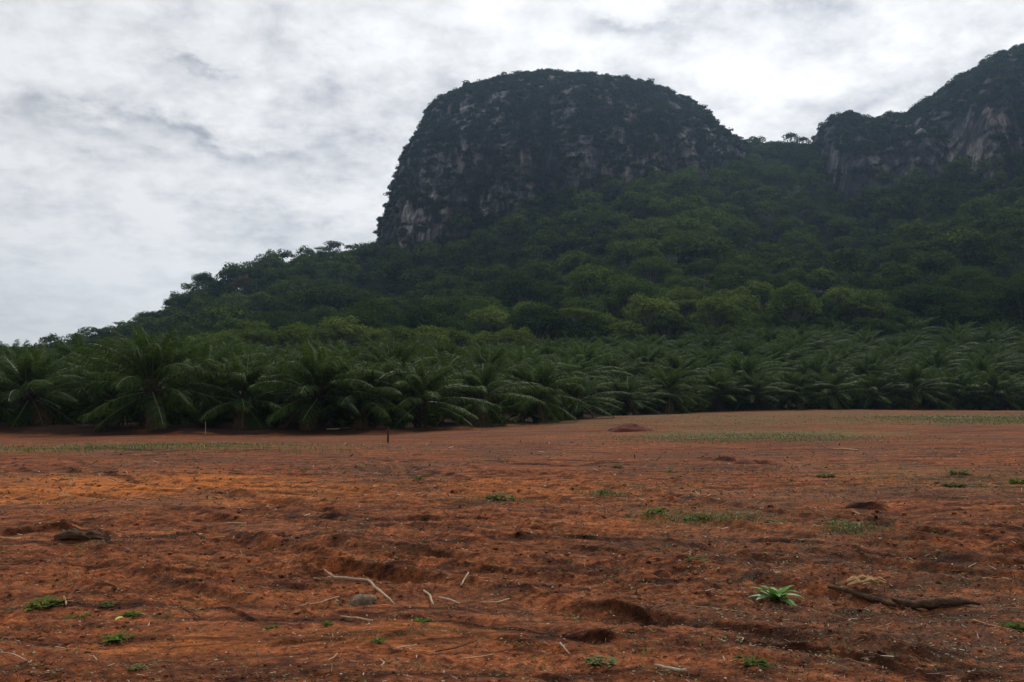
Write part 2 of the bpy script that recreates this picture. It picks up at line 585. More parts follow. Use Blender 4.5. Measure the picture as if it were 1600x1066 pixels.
def ground_micro(x, y, want_shade=False):
    """clods, scrapes and banks of the bulldozed field"""
    x, y = np.atleast_1d(np.asarray(x, float)), np.atleast_1d(np.asarray(y, float))
    r = np.hypot(x, y)
    wx = x + 0.25 * noise2(x * 1.7, y * 1.7, 61)
    wy = y + 0.25 * noise2(x * 1.7, y * 1.7, 62)
    m = roughness_mask(x, y)
    rut_shade = np.zeros(x.shape)
    z = 0.026 * fbm2(wx / 1.6, wy / 1.1, 3, 31)
    z = z + 0.012 * m * (1 - np.abs(fbm2(wx / 0.65, wy / 0.42, 3, 41)) * 2.2) * smooth((40 - r) / 25)
    z = z + (0.009 + 0.020 * m) * fbm2(wx / 0.20, wy / 0.17, 4, 51, 0.65) * smooth((22 - r) / 14)
    near = r < 34
    if near.any():
        xn, yn, mn, rn = x[near], y[near], m[near], r[near]
        xw = xn + 0.05 * noise2(xn * 9, yn * 9, 63) + 0.012 * noise2(xn * 40, yn * 40, 65)
        yw = yn + 0.05 * noise2(xn * 9, yn * 9, 64) + 0.012 * noise2(xn * 40, yn * 40, 66)
        c = 0.08 * clod_field(xw, yw, 0.34, 401, 0.3) * mn * smooth((34 - rn) / 16)
        c = c + 0.20 * clod_field(xw, yw, 0.15, 411, 0.4) * (0.1 + 0.9 * mn) * smooth((24 - rn) / 12)
        c = c + 0.26 * clod_field(xw, yw, 0.07, 421, 0.5) * (0.1 + 0.9 * mn) * smooth((17 - rn) / 9)
        c = c + 0.45 * clod_field(xw, yw, 0.033, 431, 0.6) * (0.25 + 0.75 * mn) * smooth((11 - rn) / 5)
        z[near] = z[near] + c
    # long scrapes running left-far to right-near
    qa, qb = 0.80 * x - 0.60 * y, 0.60 * x + 0.80 * y
    st = fbm2(qa / 3.2, qb / 0.34, 3, 77)
    z = z + (0.060 * (1 - np.abs(st) * 2.4)) * smooth((fbm2(x / 5, y / 5, 2, 83) + 0.25) / 0.35) * smooth((45 - r) / 30)
    # two pairs of crawler tracks crossing the field
    for (ax, ay, bx, by) in TRACKS:
        dx_, dy_ = bx - ax, by - ay
        ln = math.hypot(dx_, dy_)
        u = ((x - ax) * dx_ + (y - ay) * dy_) / ln
        v = ((x - ax) * -dy_ + (y - ay) * dx_) / ln + 0.25 * noise2(u / 4.0, 0 * u, 95)
        for off in (-0.85, 0.85):
            q_ = np.abs(v - off)
            on = smooth((fbm2(u / 2.4, v / 2 + off, 2, 97) + 0.30) / 0.3) * smooth(u / 2) * smooth((ln - u) / 2)
            z = z - (0.045 * np.exp(-(q_ / 0.21) ** 4) - 0.030 * np.exp(-((q_ - 0.34) / 0.09) ** 2)) * on
            rut_shade = np.maximum(rut_shade, 0.75 * np.exp(-((q_ - 0.25) / 0.06) ** 2) * on * smooth(0.5 + 1.5 * fbm2(u / 0.6, v / 0.3, 3, 98)))  # shade painted along the edges of the tracks
            z = z + 0.014 * np.sin(u * 2 * PI / 0.22) * np.exp(-(q_ / 0.2) ** 4) * on * smooth((26 - r) / 8)
    # scrape lines of the blade, running left-far to right-near
    q = x * 0.42 + y * 0.91
    z = z + 0.030 * (1 - np.abs(noise2(q / 0.55, x / 5.0, 71)) * 2) * smooth((fbm2(x / 6, y / 6, 2, 81) + 0.15) / 0.3) * smooth((60 - r) / 40)
    for pts, h, w in RIDGE_W:
        lo, hi = pts.min(0) - 4 * w, pts.max(0) + 4 * w
        sel = (x > lo[0]) & (x < hi[0]) & (y > lo[1]) & (y < hi[1])
        if not sel.any():
            continue
        xs, ys = wx[sel], wy[sel]
        best = np.full(xs.shape, 1e9)
        side = np.zeros(xs.shape)
        endf = np.ones(xs.shape)
        n = len(pts) - 1
        for i in range(n):
            a, b = pts[i], pts[i + 1]
            ab = b - a
            t = np.clip(((xs - a[0]) * ab[0] + (ys - a[1]) * ab[1]) / (ab @ ab), 0, 1)
            dx, dy = xs - a[0] - t * ab[0], ys - a[1] - t * ab[1]
            d = np.hypot(dx, dy)
            k = d < best
            best = np.where(k, d, best)
            side = np.where(k, np.sign(dy), side)
            u = (i + t) / n
            endf = np.where(k, smooth(np.minimum(u, 1 - u) * 6), endf)
        ww = np.where(side < 0, w * 0.38, w * 1.3)      # steep towards the near side
        amp = h * (0.7 + 0.8 * fbm2(xs / 0.4, ys / 0.4, 3, 91) * 2) * endf
        prof = np.exp(-(best / ww) ** 2) - 0.12 * np.exp(-((best - w * 0.7) / (w * 0.45)) ** 2) * (side < 0)
        z[sel] = z[sel] + amp * prof
        cut = np.exp(-((best + 0.5 * w * fbm2(xs / 0.3, ys / 0.3, 3, 93)) / (w * 1.2)) ** 2) * (side < 0) + 0.4 * np.exp(-(best / (w * 1.1)) ** 2)  # painted shade, strongest on the near flank of each ridge
        rut_shade[sel] = np.maximum(rut_shade[sel], np.clip(cut * endf * (0.75 + 0.7 * fbm2(xs / 0.45, ys / 0.3, 3, 94)), 0, 1))
    z = z * smooth((r - 0.5) / 2.0)
    return (z, rut_shade) if want_shade else z


def ground(x, y):
    x, y = np.atleast_1d(np.asarray(x, float)), np.atleast_1d(np.asarray(y, float))
    return ground_macro(x, y) + ground_micro(x, y)


def gpt(px, py):
    """point of the field seen at a photo pixel"""
    d = ray(px, py)
    t = 2.0
    for i in range(4000):
        p = np.array([0, 0, CAM_Z]) + d * t
        if p[2] < ground_macro(p[0], p[1]):
            break
        t *= 1.004
    lo, hi = t / 1.004, t
    for i in range(12):
        mid = (lo + hi) / 2
        p = np.array([0, 0, CAM_Z]) + d * mid
        if p[2] < ground_macro(p[0], p[1]):
            hi = mid
        else:
            lo = mid
    p = np.array([0, 0, CAM_Z]) + d * hi
    return np.array([p[0], p[1], float(ground(p[0], p[1])[0])])


# hill behind the plantation: ground line at the cliff foot or crest, per photo column
HS = [-900, -300, 0, 100, 180, 250, 320, 400, 480, 597, 660, 760, 880, 1000, 1100, 1165, 1220, 1280, 1340, 1450, 1600, 1800, 2300]
HY = [250, 260, 280, 290, 310, 335, 352, 368, 385, 415, 400, 378, 366, 376, 400, 425, 430, 400, 372, 352, 340, 330, 330]
HP = [590, 584, 566, 556, 538, 502, 466, 442, 413, 396, 366, 350, 330, 300, 272, 232, 229, 238, 316, 286, 264, 255, 255]
HB = [-0.3, -0.3, -0.3, -0.3, -0.3, -0.35, -0.4, -0.45, -0.45, -0.3, 0.3, 0.3, 0.3, 0.3, 0.2, -0.2, -0.5, 0.2, 0.3, 0.3, 0.3, 0.3, 0.3]


def hill_z(x, y):
    x, y = np.asarray(x, float), np.asarray(y, float)
    s = col_of(x, y)
    y1 = np.interp(s, HS, HY)
    p1 = np.interp(s, HS, HP)
    z1 = CAM_Z + (640 - p1) / F * y1
    y0 = 193 + 0 * s
    g0 = ground_macro(x * 197 / np.maximum(y, 1), 0 * y + 197) - 0.8
    t = (y - y0) / (y1 - y0)
    tc = np.clip(t, 0, 1)
    z = g0 + (z1 - g0) * (0.25 * tc + 0.75 * tc ** 1.35) - np.where(t < 0, 8.0 * np.clip(-t * 8, 0, 1), 0)
    back = np.interp(s, HS, HB)
    z = z + back * np.clip(y - y1, 0, 90)
    mid = np.sin(PI * tc)
    z = z + mid * (7.0 * fbm2(x / 60, y / 60, 3, 101) + 9.0 * np.exp(-((s - 1060 - 40 * noise2(y / 30, 0 * y, 5)) / 90) ** 2) - 6.0 * np.exp(-((s - 1290) / 90) ** 2) - 5.0 * np.exp(-((s - 690) / 90) ** 2))
    z = z + 1.2 * fbm2(x / 14, y / 14, 3, 111) * np.clip(tc * 6, 0, 1)
    return z


# ------------------------------------------------------------------ the field: one sheet out to the horizon
def build_ground():
    ang = np.concatenate([np.arange(-34, 34.001, 0.08), np.arange(37, 324, 4.0)])
    ang = np.radians(ang)
    rad = np.concatenate([np.geomspace(0.15, 3.3, 34)[:-1], np.geomspace(3.3, 75, 900)[:-1], np.geomspace(75, 1300, 90)])
    A, R = np.meshgrid(ang, rad)
    X, Y = R * np.sin(A), R * np.cos(A)
    na, nr = len(ang), len(rad)
    x, y = X.ravel(), Y.ravel()
    mic, rut_shade = ground_micro(x, y, True)
    z = ground_macro(x, y) + mic
    V = np.stack([x, y, z], 1)
    i, j = np.meshgrid(np.arange(nr - 1), np.arange(na), indexing='ij')
    j2 = (j + 1) % na
    Q = np.stack([i * na + j, (i + 1) * na + j, (i + 1) * na + j2, i * na + j2], -1).reshape(-1, 4)[:, ::-1]
    V = np.concatenate([V, [[0, 0, float(ground(0.01, 0.01)[0])]]])
    T = np.array([(len(V) - 1, k, (k + 1) % na) for k in range(na)])[:, ::-1]
    # attributes: bladed orange soil, litter, thin weeds, plantation floor with palm shade painted in, rut shade
    s = col_of(x, y)
    r = np.hypot(x, y)
    py = 640 + F * (CAM_Z - z) / np.maximum(y, 0.5)

    def blob(px_, py_, w, h):
        cx, cy = flat_pt(px_, py_)
        ax = w / F * cy
        y0 = flat_pt(px_, py_ + h)[1]
        y1 = flat_pt(px_, py_ - h)[1]
        ay = np.where(y < cy, cy - y0, y1 - cy)
        dd = np.hypot((x - cx) / ax, (y - cy) / ay)
        return smooth(1.25 - dd + 0.55 * fbm2(x / 2.2, y / 2.6, 4, 131))
    front = (y > 1)
    orange = np.clip(0.9 * blob(120, 768, 380, 32) + 0.7 * blob(450, 765, 320, 24) + 0.3 * blob(850, 770, 420, 30) + 0.45 * blob(640, 1000, 260, 30) + 0.4 * blob(300, 1010, 200, 24) + 0.3 * blob(1150, 830, 300, 18), 0, 1) * front
    green = np.clip(0.75 * blob(220, 704, 330, 9) + 1.3 * blob(1190, 685, 250, 6) + 0.5 * blob(1250, 668, 600, 12) + 1.2 * blob(1580, 653, 190, 8) + 0.5 * blob(1100, 810, 130, 12) + 0.5 * blob(1330, 832, 70, 12) + 0.35 * blob(1500, 750, 200, 30), 0, 1) * front
    litter = smooth((fbm2(x / 3.4, y / 3.4, 4, 141) + 0.12) / 0.4) * 0.65 * (1 - 0.9 * orange)
    grove = smooth((y - edge_y(x, y) + np.interp(s, [600, 850], [1.9, 0.5]) + 3.2 * fbm2(x / 2.2, y / 2.2, 4, 133)) / 2.0) * (y > 20)  # humus and painted palm shade, reaching a little into the field
    fill = lambda a: np.concatenate([a, [0.0]])
    me = mesh('field_ground', V, Q, T, M['soil'], True, {'rut_shade': fill(rut_shade), 'orange': fill(orange), 'green': fill(green), 'litter': fill(litter), 'grove': fill(grove)})
    o = link('ground', me)
    tag(o, 'bare red laterite soil of the bulldozed field', 'ground', kind='structure')


build_ground()

# ------------------------------------------------------------------ hill terrain
def build_hill():
    xs = np.arange(-460, 640, 3.0)
    ys = np.arange(176, 620, 3.0)
    X, Y = np.meshgrid(xs, ys)
    x, y = X.ravel(), Y.ravel()
    z = hill_z(x, y)
    n = len(xs)
    i, j = np.meshgrid(np.arange(len(ys) - 1), np.arange(n - 1), indexing='ij')
    Q = np.stack([i * n + j, i * n + j + 1, (i + 1) * n + j + 1, (i + 1) * n + j], -1).reshape(-1, 4)
    o = link('hill', mesh('hill', np.stack([x, y, z], 1), Q, None, M['forest_floor'], True))
    tag(o, 'forested hill slope at the foot of the limestone peaks', 'hill', kind='structure')


build_hill()

# ------------------------------------------------------------------ limestone peaks
TY = 430.0
TL = [(640, 560), (520, 580), (420, 592), (372, 597), (345, 601), (330, 612), (300, 619), (270, 630), (245, 641), (215, 661), (195, 669), (175, 672), (158, 690), (143, 712), (131, 740), (123, 775), (117, 815), (114, 862)]
TR = [(640, 1400), (520, 1330), (420, 1280), (372, 1262), (345, 1250), (330, 1244), (300, 1232), (270, 1218), (245, 1204), (215, 1174), (195, 1153), (175, 1136), (158, 1110), (143, 1072), (131, 1020), (123, 972), (117, 925), (114, 880)]


def tower_zlr():
    z, xl, xr = [], [], []
    for (p, l), (_, r) in zip(TL, TR):
        p2 = p + 13
        z.append(at(800, p2, TY)[2]); xl.append(at(l + np.interp(p, [110, 145, 175, 300, 372], [4, 0, -4, 0, 4]), p2, TY)[0]); xr.append(at(r - np.interp(p, [110, 215, 300], [40, 52, 60]), p2, TY)[0])
    return np.array(z), np.array(xl), np.array(xr)


TZ, TXL, TXR = tower_zlr()
TB_P = np.array([0.0, 0.35, 0.55, 0.7, 0.8, 0.88, 0.94, 0.98, 1.0])
TB_D = np.array([86, 76, 70, 64, 54, 42, 30, 18, 8.0])


def tower_surface(nz=190, nth=620):
    zt = np.concatenate([np.linspace(TZ[0], TZ[-1] * 0.9, int(nz * 0.75))[:-1], np.linspace(TZ[-1] * 0.9, TZ[-1], int(nz * 0.25))])
    th = np.linspace(0, 2 * PI, nth, endpoint=False)
    Zg, Tg = np.meshgrid(zt, th, indexing='ij')
    xl = np.interp(Zg, TZ, TXL); xr = np.interp(Zg, TZ, TXR)
    f = (Zg - TZ[0]) / (TZ[-1] - TZ[0])
    d = np.interp(f, TB_P, TB_D)
    c, s_ = np.cos(Tg), np.sin(Tg)
    e = 2 / 2.35
    X = (xl + xr) / 2 + (xr - xl) / 2 * np.sign(c) * np.abs(c) ** e
    Y = TY + d * np.sign(s_) * np.abs(s_) ** e
    nx, ny = c, s_
    amp = smooth((1 - f) / 0.25)
    dn = 6.0 * fbm3(X / 34, Y / 34, Zg / 60, 3, 201) + 4.0 * (0.5 - np.abs(fbm3(X / 13, Y / 13, Zg / 34, 4, 211))) * 1.6 + 2.6 * (0.35 - np.abs(fbm3(X / 3.6, Y / 3.6, Zg / 9, 4, 221, 0.6)))
    led = Zg / 9.0 + 1.2 * fbm3(X / 30, Y / 30, Zg / 30, 2, 231)
    dn = dn + 1.8 * (0.5 - (led - np.floor(led)))
    side = np.abs(ny) ** 0.8 * 0.8 + 0.2
    dn = dn * (0.25 + 0.75 * amp) * side
    X = X + nx * dn
    Y = Y + ny * dn
    Z = Zg + 0.9 * fbm2(X / 9, Y / 9, 3, 241) * smooth(f * 3)
    return X, Y, Z, zt, th


def grid_mesh(X, Y, Z, wrap, cap):
    a, b = X.shape
    V = np.stack([X.ravel(), Y.ravel(), Z.ravel()], 1)
    nb = b if wrap else b - 1
    i, j = np.meshgrid(np.arange(a - 1), np.arange(nb), indexing='ij')
    j2 = (j + 1) % b
    Q = np.stack([i * b + j, i * b + j2, (i + 1) * b + j2, (i + 1) * b + j], -1).reshape(-1, 4)
    T = None
    if cap:
        V = np.concatenate([V, [[X[-1].mean(), Y[-1].mean(), Z[-1].mean() + 0.6]]])
        T = np.array([((a - 1) * b + k, (a - 1) * b + (k + 1) % b, len(V) - 1) for k in range(b)])
    return V, Q, T


tX, tY, tZ, _, _ = tower_surface()
V, Q, T = grid_mesh(tX, tY, tZ, True, True)
peak = link('mountain', mesh('limestone_peak', V, Q, T, M['rock'], True))
tag(peak, 'dome-topped limestone peak with sheer grey cliffs above the forest', 'mountain', kind='structure')

# right massif: foot, top and back per photo column
MS = [1262, 1268, 1274, 1280, 1286, 1300, 1320, 1345, 1372, 1405, 1432, 1440, 1447, 1462, 1482, 1510, 1546, 1600, 1680, 1780, 1900, 2020, 2100, 2160]
MP = [330, 262, 236, 214, 198, 184, 175, 178, 184, 178, 171, 165, 158, 150, 137, 121, 103, 72, 44, 34, 30, 70, 180, 400]


def massif_surface(ns=520, nt=150):
    s = np.concatenate([np.linspace(1262, 1300, 60)[:-1], np.linspace(1300, 2160, ns - 59)])
    Yf = np.interp(s, HS, HY) - 14 + 7 * np.sin(s / 37.0) + 5 * np.sin(s / 17.0 + 1) + np.interp(s, [1262, 1300], [26, 0])
    Yt = np.interp(s, [1262, 1300, 1430, 1445, 1600, 2160], [402, 402, 398, 402, 408, 408])
    ptop = np.interp(s, MS, MP) + 10 * fbm2(s / 24, 0 * s, 5, 351, 0.6) * smooth((s - 1290) / 30)
    zt = CAM_Z + (640 - ptop) / F * Yt
    zf = np.minimum(CAM_Z + (640 - np.interp(s, HS, HP)) / F * np.interp(s, HS, HY) - 22, zt - 8)
    t = np.concatenate([np.linspace(0, 1, int(nt * 0.78))[:-1], np.linspace(1, 2, int(nt * 0.22) + 1)])
    Sg, Tg = np.meshgrid(s, t, indexing='ij')
    yf, yt = Yf[:, None], Yt[:, None]
    zf_, zt_ = zf[:, None], zt[:, None]
    tt = np.clip(Tg, 0, 1)
    k = 0.55 * tt + 0.45 * tt ** 3.2            # front leans back, then rounds over
    zk = 1 - (1 - tt) ** 1.35
    Yv = yf + (yt - yf) * k
    Zv = zf_ + (zt_ - zf_) * zk
    b = np.clip(Tg - 1, 0, 1)
    Yv = Yv + b * 95
    Zv = Zv - b ** 1.7 * (zt_ - zf_) * 0.9
    Xv = (Sg - 800) / F * Yv * 1.0
    inn = np.sin(PI * np.clip(Tg / 1.15, 0, 1))
    n1 = 6.0 * fbm3(Xv / 26, Yv / 26, Zv / 46, 3, 301) + 6.0 * (0.5 - np.abs(fbm3(Xv / 11, Yv / 13, Zv / 26, 4, 311))) + 3.0 * (0.35 - np.abs(fbm3(Xv / 3.6, Yv / 3.6, Zv / 9, 4, 321, 0.6)))
    led = Zv / 8.0 + 1.3 * fbm3(Xv / 26, Yv / 26, Zv / 26, 2, 331)
    n1 = n1 + 2.2 * (0.5 - (led - np.floor(led)))
    Yv = Yv - n1 * inn
    Zv = Zv + 1.2 * fbm2(Xv / 8, Yv / 8, 3, 341)
    return Xv, Yv, Zv


mX, mY, mZ = massif_surface()
V, Q, T = grid_mesh(mX, mY, mZ, False, False)
massif = link('mountain', mesh('limestone_massif', V, Q, T, M['rock'], True))
tag(massif, 'limestone massif with a stepped crest and pale cliff band', 'mountain', kind='structure')


# ------------------------------------------------------------------ scattering helpers for masses
def stamp(templates, pos, scale, rotz, tint, rng, zscale=None):
    """many copies of small leaf templates as one array"""
    Vs, tints = [], []
    for k in range(len(pos)):
        t = templates[int(rng.integers(len(templates)))]
        c, s_ = math.cos(rotz[k]), math.sin(rotz[k])
        R = np.array([[c, -s_, 0], [s_, c, 0], [0, 0, 1]]) * scale[k]
        if zscale is not None:
            R[2] *= zscale[k]
        Vs.append((t @ R.T + pos[k]).astype(np.float32))
        tints.append(np.full(len(t), tint[k], np.float32))
    V = np.concatenate(Vs)
    Q = np.arange(len(V)).reshape(-1, 4)
    return V, Q, np.concatenate(tints)


def bush_template(rng, n_lobes=3, dens=9.0, size=0.62):
    lobes = []
    for i in range(n_lobes):
        a = rng.random() * 2 * PI
        r = 0.9 * rng.random()
        rr = 0.9 + 0.6 * rng.random()
        lobes.append(((r * math.cos(a), r * math.sin(a), 0.7 + 0.6 * rng.random()), (rr, rr, rr * 0.75)))
    V_, Q_ = lobes_cloud(lobes, dens, size, rng, -0.5, 0.55)
    return V_


BUSH = [bush_template(RNG, n, 4.2, 0.6) for n in (2, 3, 3, 4, 2)]


def cliff_veg(X, Y, Z, wrap, step, bare, name, label, seed, min_px=540, max_px=1720):
    rng = np.random.default_rng(seed)
    a, b = X.shape
    P3 = np.stack([X, Y, Z], -1)
    du = np.gradient(P3, axis=0)
    dv = np.gradient(P3, axis=1)
    nn = np.cross(dv, du)
    area = np.linalg.norm(nn, axis=-1)
    nn = nn / (area[..., None] + 1e-9)
    # outward normals
    cen = P3.reshape(-1, 3).mean(0) if wrap else np.array([P3[..., 0].mean(), Y.max() + 60, 0])
    flip = np.sign(((P3 - cen) * np.array([1, 1, 0.3]) * nn).sum(-1))
    nn = nn * flip[..., None]
    s = col_of(X, Y)
    py = 640 - (Z - CAM_Z) * F / Y
    view = (nn * (np.array([0, 0, CAM_Z]) - P3)).sum(-1) / np.linalg.norm(P3, axis=-1)
    m = fbm3(X / 9, Y / 9, Z / 13, 4, seed + 1) + 0.35 * fbm3(X / 30, Y / 30, Z / 30, 2, seed + 2)
    up = nn[..., 2]
    veg = m + 1.0 * up + (0.92 if wrap else 0.58) + 0.6 * smooth((205 - py) / 25) * wrap
    for (bx, by, bw, bh, k) in bare:
        veg = veg - (1.05 if wrap else 2.0) * k * np.exp(-((s - bx) / bw) ** 2 - ((py - by) / bh) ** 2)
    ok = (veg > 0.05) & (view > -0.35) & (s > min_px) & (s < max_px)
    prob = area / step ** 2 * np.clip(0.6 + veg, 0.3, 1.6) * ok
    n = rng.poisson(np.clip(prob, 0, 3))
    idx = np.repeat(np.arange(a * b), n.ravel())
    p = P3.reshape(-1, 3)[idx] + rng.normal(size=(len(idx), 3)) * np.array([0.7, 0.7, 0.5])
    nr = nn.reshape(-1, 3)[idx]
    upv = up.reshape(-1)[idx]
    p = p - nr * 0.3
    p[:, 2] -= 0.9
    sc = (0.75 + 0.55 * rng.random(len(idx)) ** 2) * np.where(upv > 0.3, 1.25, 0.95)
    big = rng.random(len(idx)) < 0.05
    sc = np.where(big, sc * 1.25, sc)
    tint = np.clip(0.45 + 0.45 * fbm2(p[:, 0] / 20, p[:, 2] / 20, 3, seed + 4) + 0.25 * rng.normal(size=len(idx)), 0, 1)
    V_, Q_, t_ = stamp(BUSH, p, sc, rng.random(len(idx)) * 2 * PI, tint, rng)
    o = link(name, mesh(name, V_, Q_, None, M['leaf_scrub'], False, {'tint': t_}))
    tag(o, label, 'shrubs', kind='stuff')
    print(name, len(idx), len(Q_))


cliff_veg(tX, tY, tZ, True, 2.7,
          [(780, 205, 28, 12, 1.0), (850, 213, 30, 10, 0.9), (765, 260, 45, 26, 0.6), (760, 300, 36, 22, 0.85), (830, 296, 22, 18, 0.7), (640, 335, 26, 24, 1.0), (650, 280, 30, 30, 0.45), (1062, 232, 24, 20, 0.9),
           (968, 265, 30, 12, 0.7), (890, 272, 20, 10, 0.6), (920, 270, 20, 12, 0.4), (1090, 190, 20, 12, 0.5), (700, 240, 24, 30, 0.4), (610, 355, 12, 16, 0.9), (655, 325, 40, 40, 0.35)],
          'cliff_shrubs', 'dark shrubs and creepers covering the dome and cliffs of the central limestone peak', 401)
cliff_veg(mX, mY, mZ, False, 2.6,
          [(1345, 290, 32, 22, 1.2), (1395, 295, 26, 22, 1.2), (1420, 265, 40, 22, 1.0), (1465, 255, 40, 14, 1.0), (1330, 250, 30, 12, 0.8), (1380, 240, 30, 10, 0.6), (1500, 180, 16, 14, 0.9), (1540, 205, 24, 24, 0.8), (1570, 180, 18, 14, 0.8),
           (1595, 150, 14, 60, 0.6), (1520, 250, 20, 20, 0.8), (1560, 255, 26, 16, 0.7), (1470, 220, 30, 10, 0.6), (1280, 235, 8, 14, 0.4), (1450, 195, 12, 10, 0.5), (1440, 285, 90, 22, 0.5), (1530, 235, 80, 40, 0.5)],
          'cliff_shrubs', 'dark shrubs and creepers clinging to the limestone massif beside the frame edge', 501)


# ------------------------------------------------------------------ broadleaf trees
def tree_meshes(seed, spread=5.0, height=10.0, crown_h=4.6, n_lobes=12, flat=0.5, dens=7.0, size=0.5, mat='leaf_dark', bare_trunk=0.42, low=-0.3):
    rng = np.random.default_rng(seed)
    lobes = []
    zc = height - crown_h * 0.55
    for i in range(n_lobes):
        a = 2.39996 * i + 0.5 * rng.random()
        rr = spread * 0.72 * math.sqrt((i + 0.35) / n_lobes)
        lift = (1 - (rr / spread) ** 2) * crown_h * 0.48 + (rng.random() - 0.5) * crown_h * 0.42
        lr = spread * (0.30 + 0.17 * rng.random())
        lobes.append((np.array([rr * math.cos(a), rr * math.sin(a), zc + lift - lr * flat * 0.4]), (lr, lr * (0.85 + 0.3 * rng.random()), lr * flat * (0.8 + 0.5 * rng.random()))))
    V_, Q_ = lobes_cloud(lobes, dens, size, rng, low)
    crown = mesh('tree_crown', V_, Q_, None, M[mat])
    b = Buf()
    lean = (rng.random(2) - 0.5) * 1.2
    fork = np.array([lean[0] * 0.6, lean[1] * 0.6, height * bare_trunk])
    r0 = 0.028 * height
    tube(b, [(0, 0, -1.0), (lean[0] * 0.15, lean[1] * 0.15, height * bare_trunk * 0.4), fork], [r0 * 1.25, r0, r0 * 0.8], 7)
    for c, rad in lobes:
        mid = fork * 0.45 + c * 0.55 + np.array([0, 0, -0.25])
        tube(b, [fork, mid, c + np.array([0, 0, -rad[2] * 0.2])], [r0 * 0.5, r0 * 0.32, r0 * 0.14], 5)
    trunk = b.mesh('tree_trunk', M['bark'], True)
    return crown, trunk


CROWN_KINDS = {
    'dark': [tree_meshes(600 + i, 4.4 + 0.5 * (i % 3), 9.0 + 0.8 * (i % 4), 7.2 + 0.5 * (i % 2), 17 + i % 4, 0.66, 8.0, 0.46, 'leaf_dark', 0.3, -0.6) for i in range(5)],
    'mid': [tree_meshes(630 + i, 4.6 + 0.6 * (i % 3), 9.0 + 0.8 * (i % 3), 6.8, 17, 0.58, 8.0, 0.46, 'leaf_mid', 0.3, -0.55) for i in range(4)],
    'pale': [tree_meshes(660 + i, 4.5 + 0.7 * (i % 2), 8.6 + 0.6 * i, 6.2, 16, 0.55, 8.0, 0.44, 'leaf_pale', 0.3, -0.5) for i in range(3)],
    'rust': [tree_meshes(690 + i, 4.4 + 0.6 * i, 9.0, 6.0, 15, 0.55, 8.0, 0.44, 'leaf_rust', 0.3, -0.5) for i in range(2)],
    'umbrella': [tree_meshes(720 + i, 5.6, 13.0, 2.6, 10, 0.34, 9.0, 0.42, 'leaf_pale', 0.62, -0.1) for i in range(2)],
    'sapling': [tree_meshes(750 + i, 2.0, 6.5, 2.4, 6, 0.6, 9.0, 0.36, 'leaf_mid', 0.55) for i in range(2)],
}


def plant_tree(name, kind, variant, loc, scale, rotz, label, group=None, cat='tree'):
    crown, trunk = CROWN_KINDS[kind][variant % len(CROWN_KINDS[kind])]
    e = D.objects.new(name, None)
    COL.objects.link(e)
    e.location = loc
    e.rotation_euler = (0, 0, rotz)
    e.scale = scale
    e.empty_display_size = 0.5
    tag(e, label, cat, group)
    link('trunk', trunk, e)
    link('crown', crown, e)
    return e


def inside_peaks(x, y):
    # front faces of the two limestone bodies, as seen in plan
    s = col_of(x, y)
    cx, hw = 20.0, 92.0
    q = np.abs((x - cx) / hw)
    yf = TY - 66 * np.clip(1 - q ** 2.35, 0, 1) ** (1 / 2.35)
    a = (q < 1) & (y > yf + 3)
    b = (s > 1285) & (y > np.interp(s, HS, HY) + 2)
    return a | b


# far forest template: fewer, larger leaf clumps
def far_template(seed, spread, height, crown_h, n_lobes, flat):
    rng = np.random.default_rng(seed)
    lobes = []
    zc = height - crown_h * 0.55
    for i in range(n_lobes):
        a = 2.39996 * i + 0.5 * rng.random()
        rr = spread * 0.72 * math.sqrt((i + 0.35) / n_lobes)
        lift = (1 - (rr / spread) ** 2) * crown_h * 0.48 + (rng.random() - 0.5) * crown_h * 0.4
        lr = spread * (0.30 + 0.16 * rng.random())
        lobes.append((np.array([rr * math.cos(a), rr * math.sin(a), zc + lift - lr * flat * 0.4]), (lr, lr, lr * flat)))
    V_, Q_ = lobes_cloud(lobes, 3.1, 0.72, rng, -0.35)
    return V_


FAR = [far_template(800 + i, 4.3 + 0.5 * (i % 3), 9.0, 6.6, 12 + i % 3, 0.66) for i in range(8)]
UNDER = [far_template(820 + i, 3.6, 4.2, 3.4, 5, 0.7) for i in range(4)]


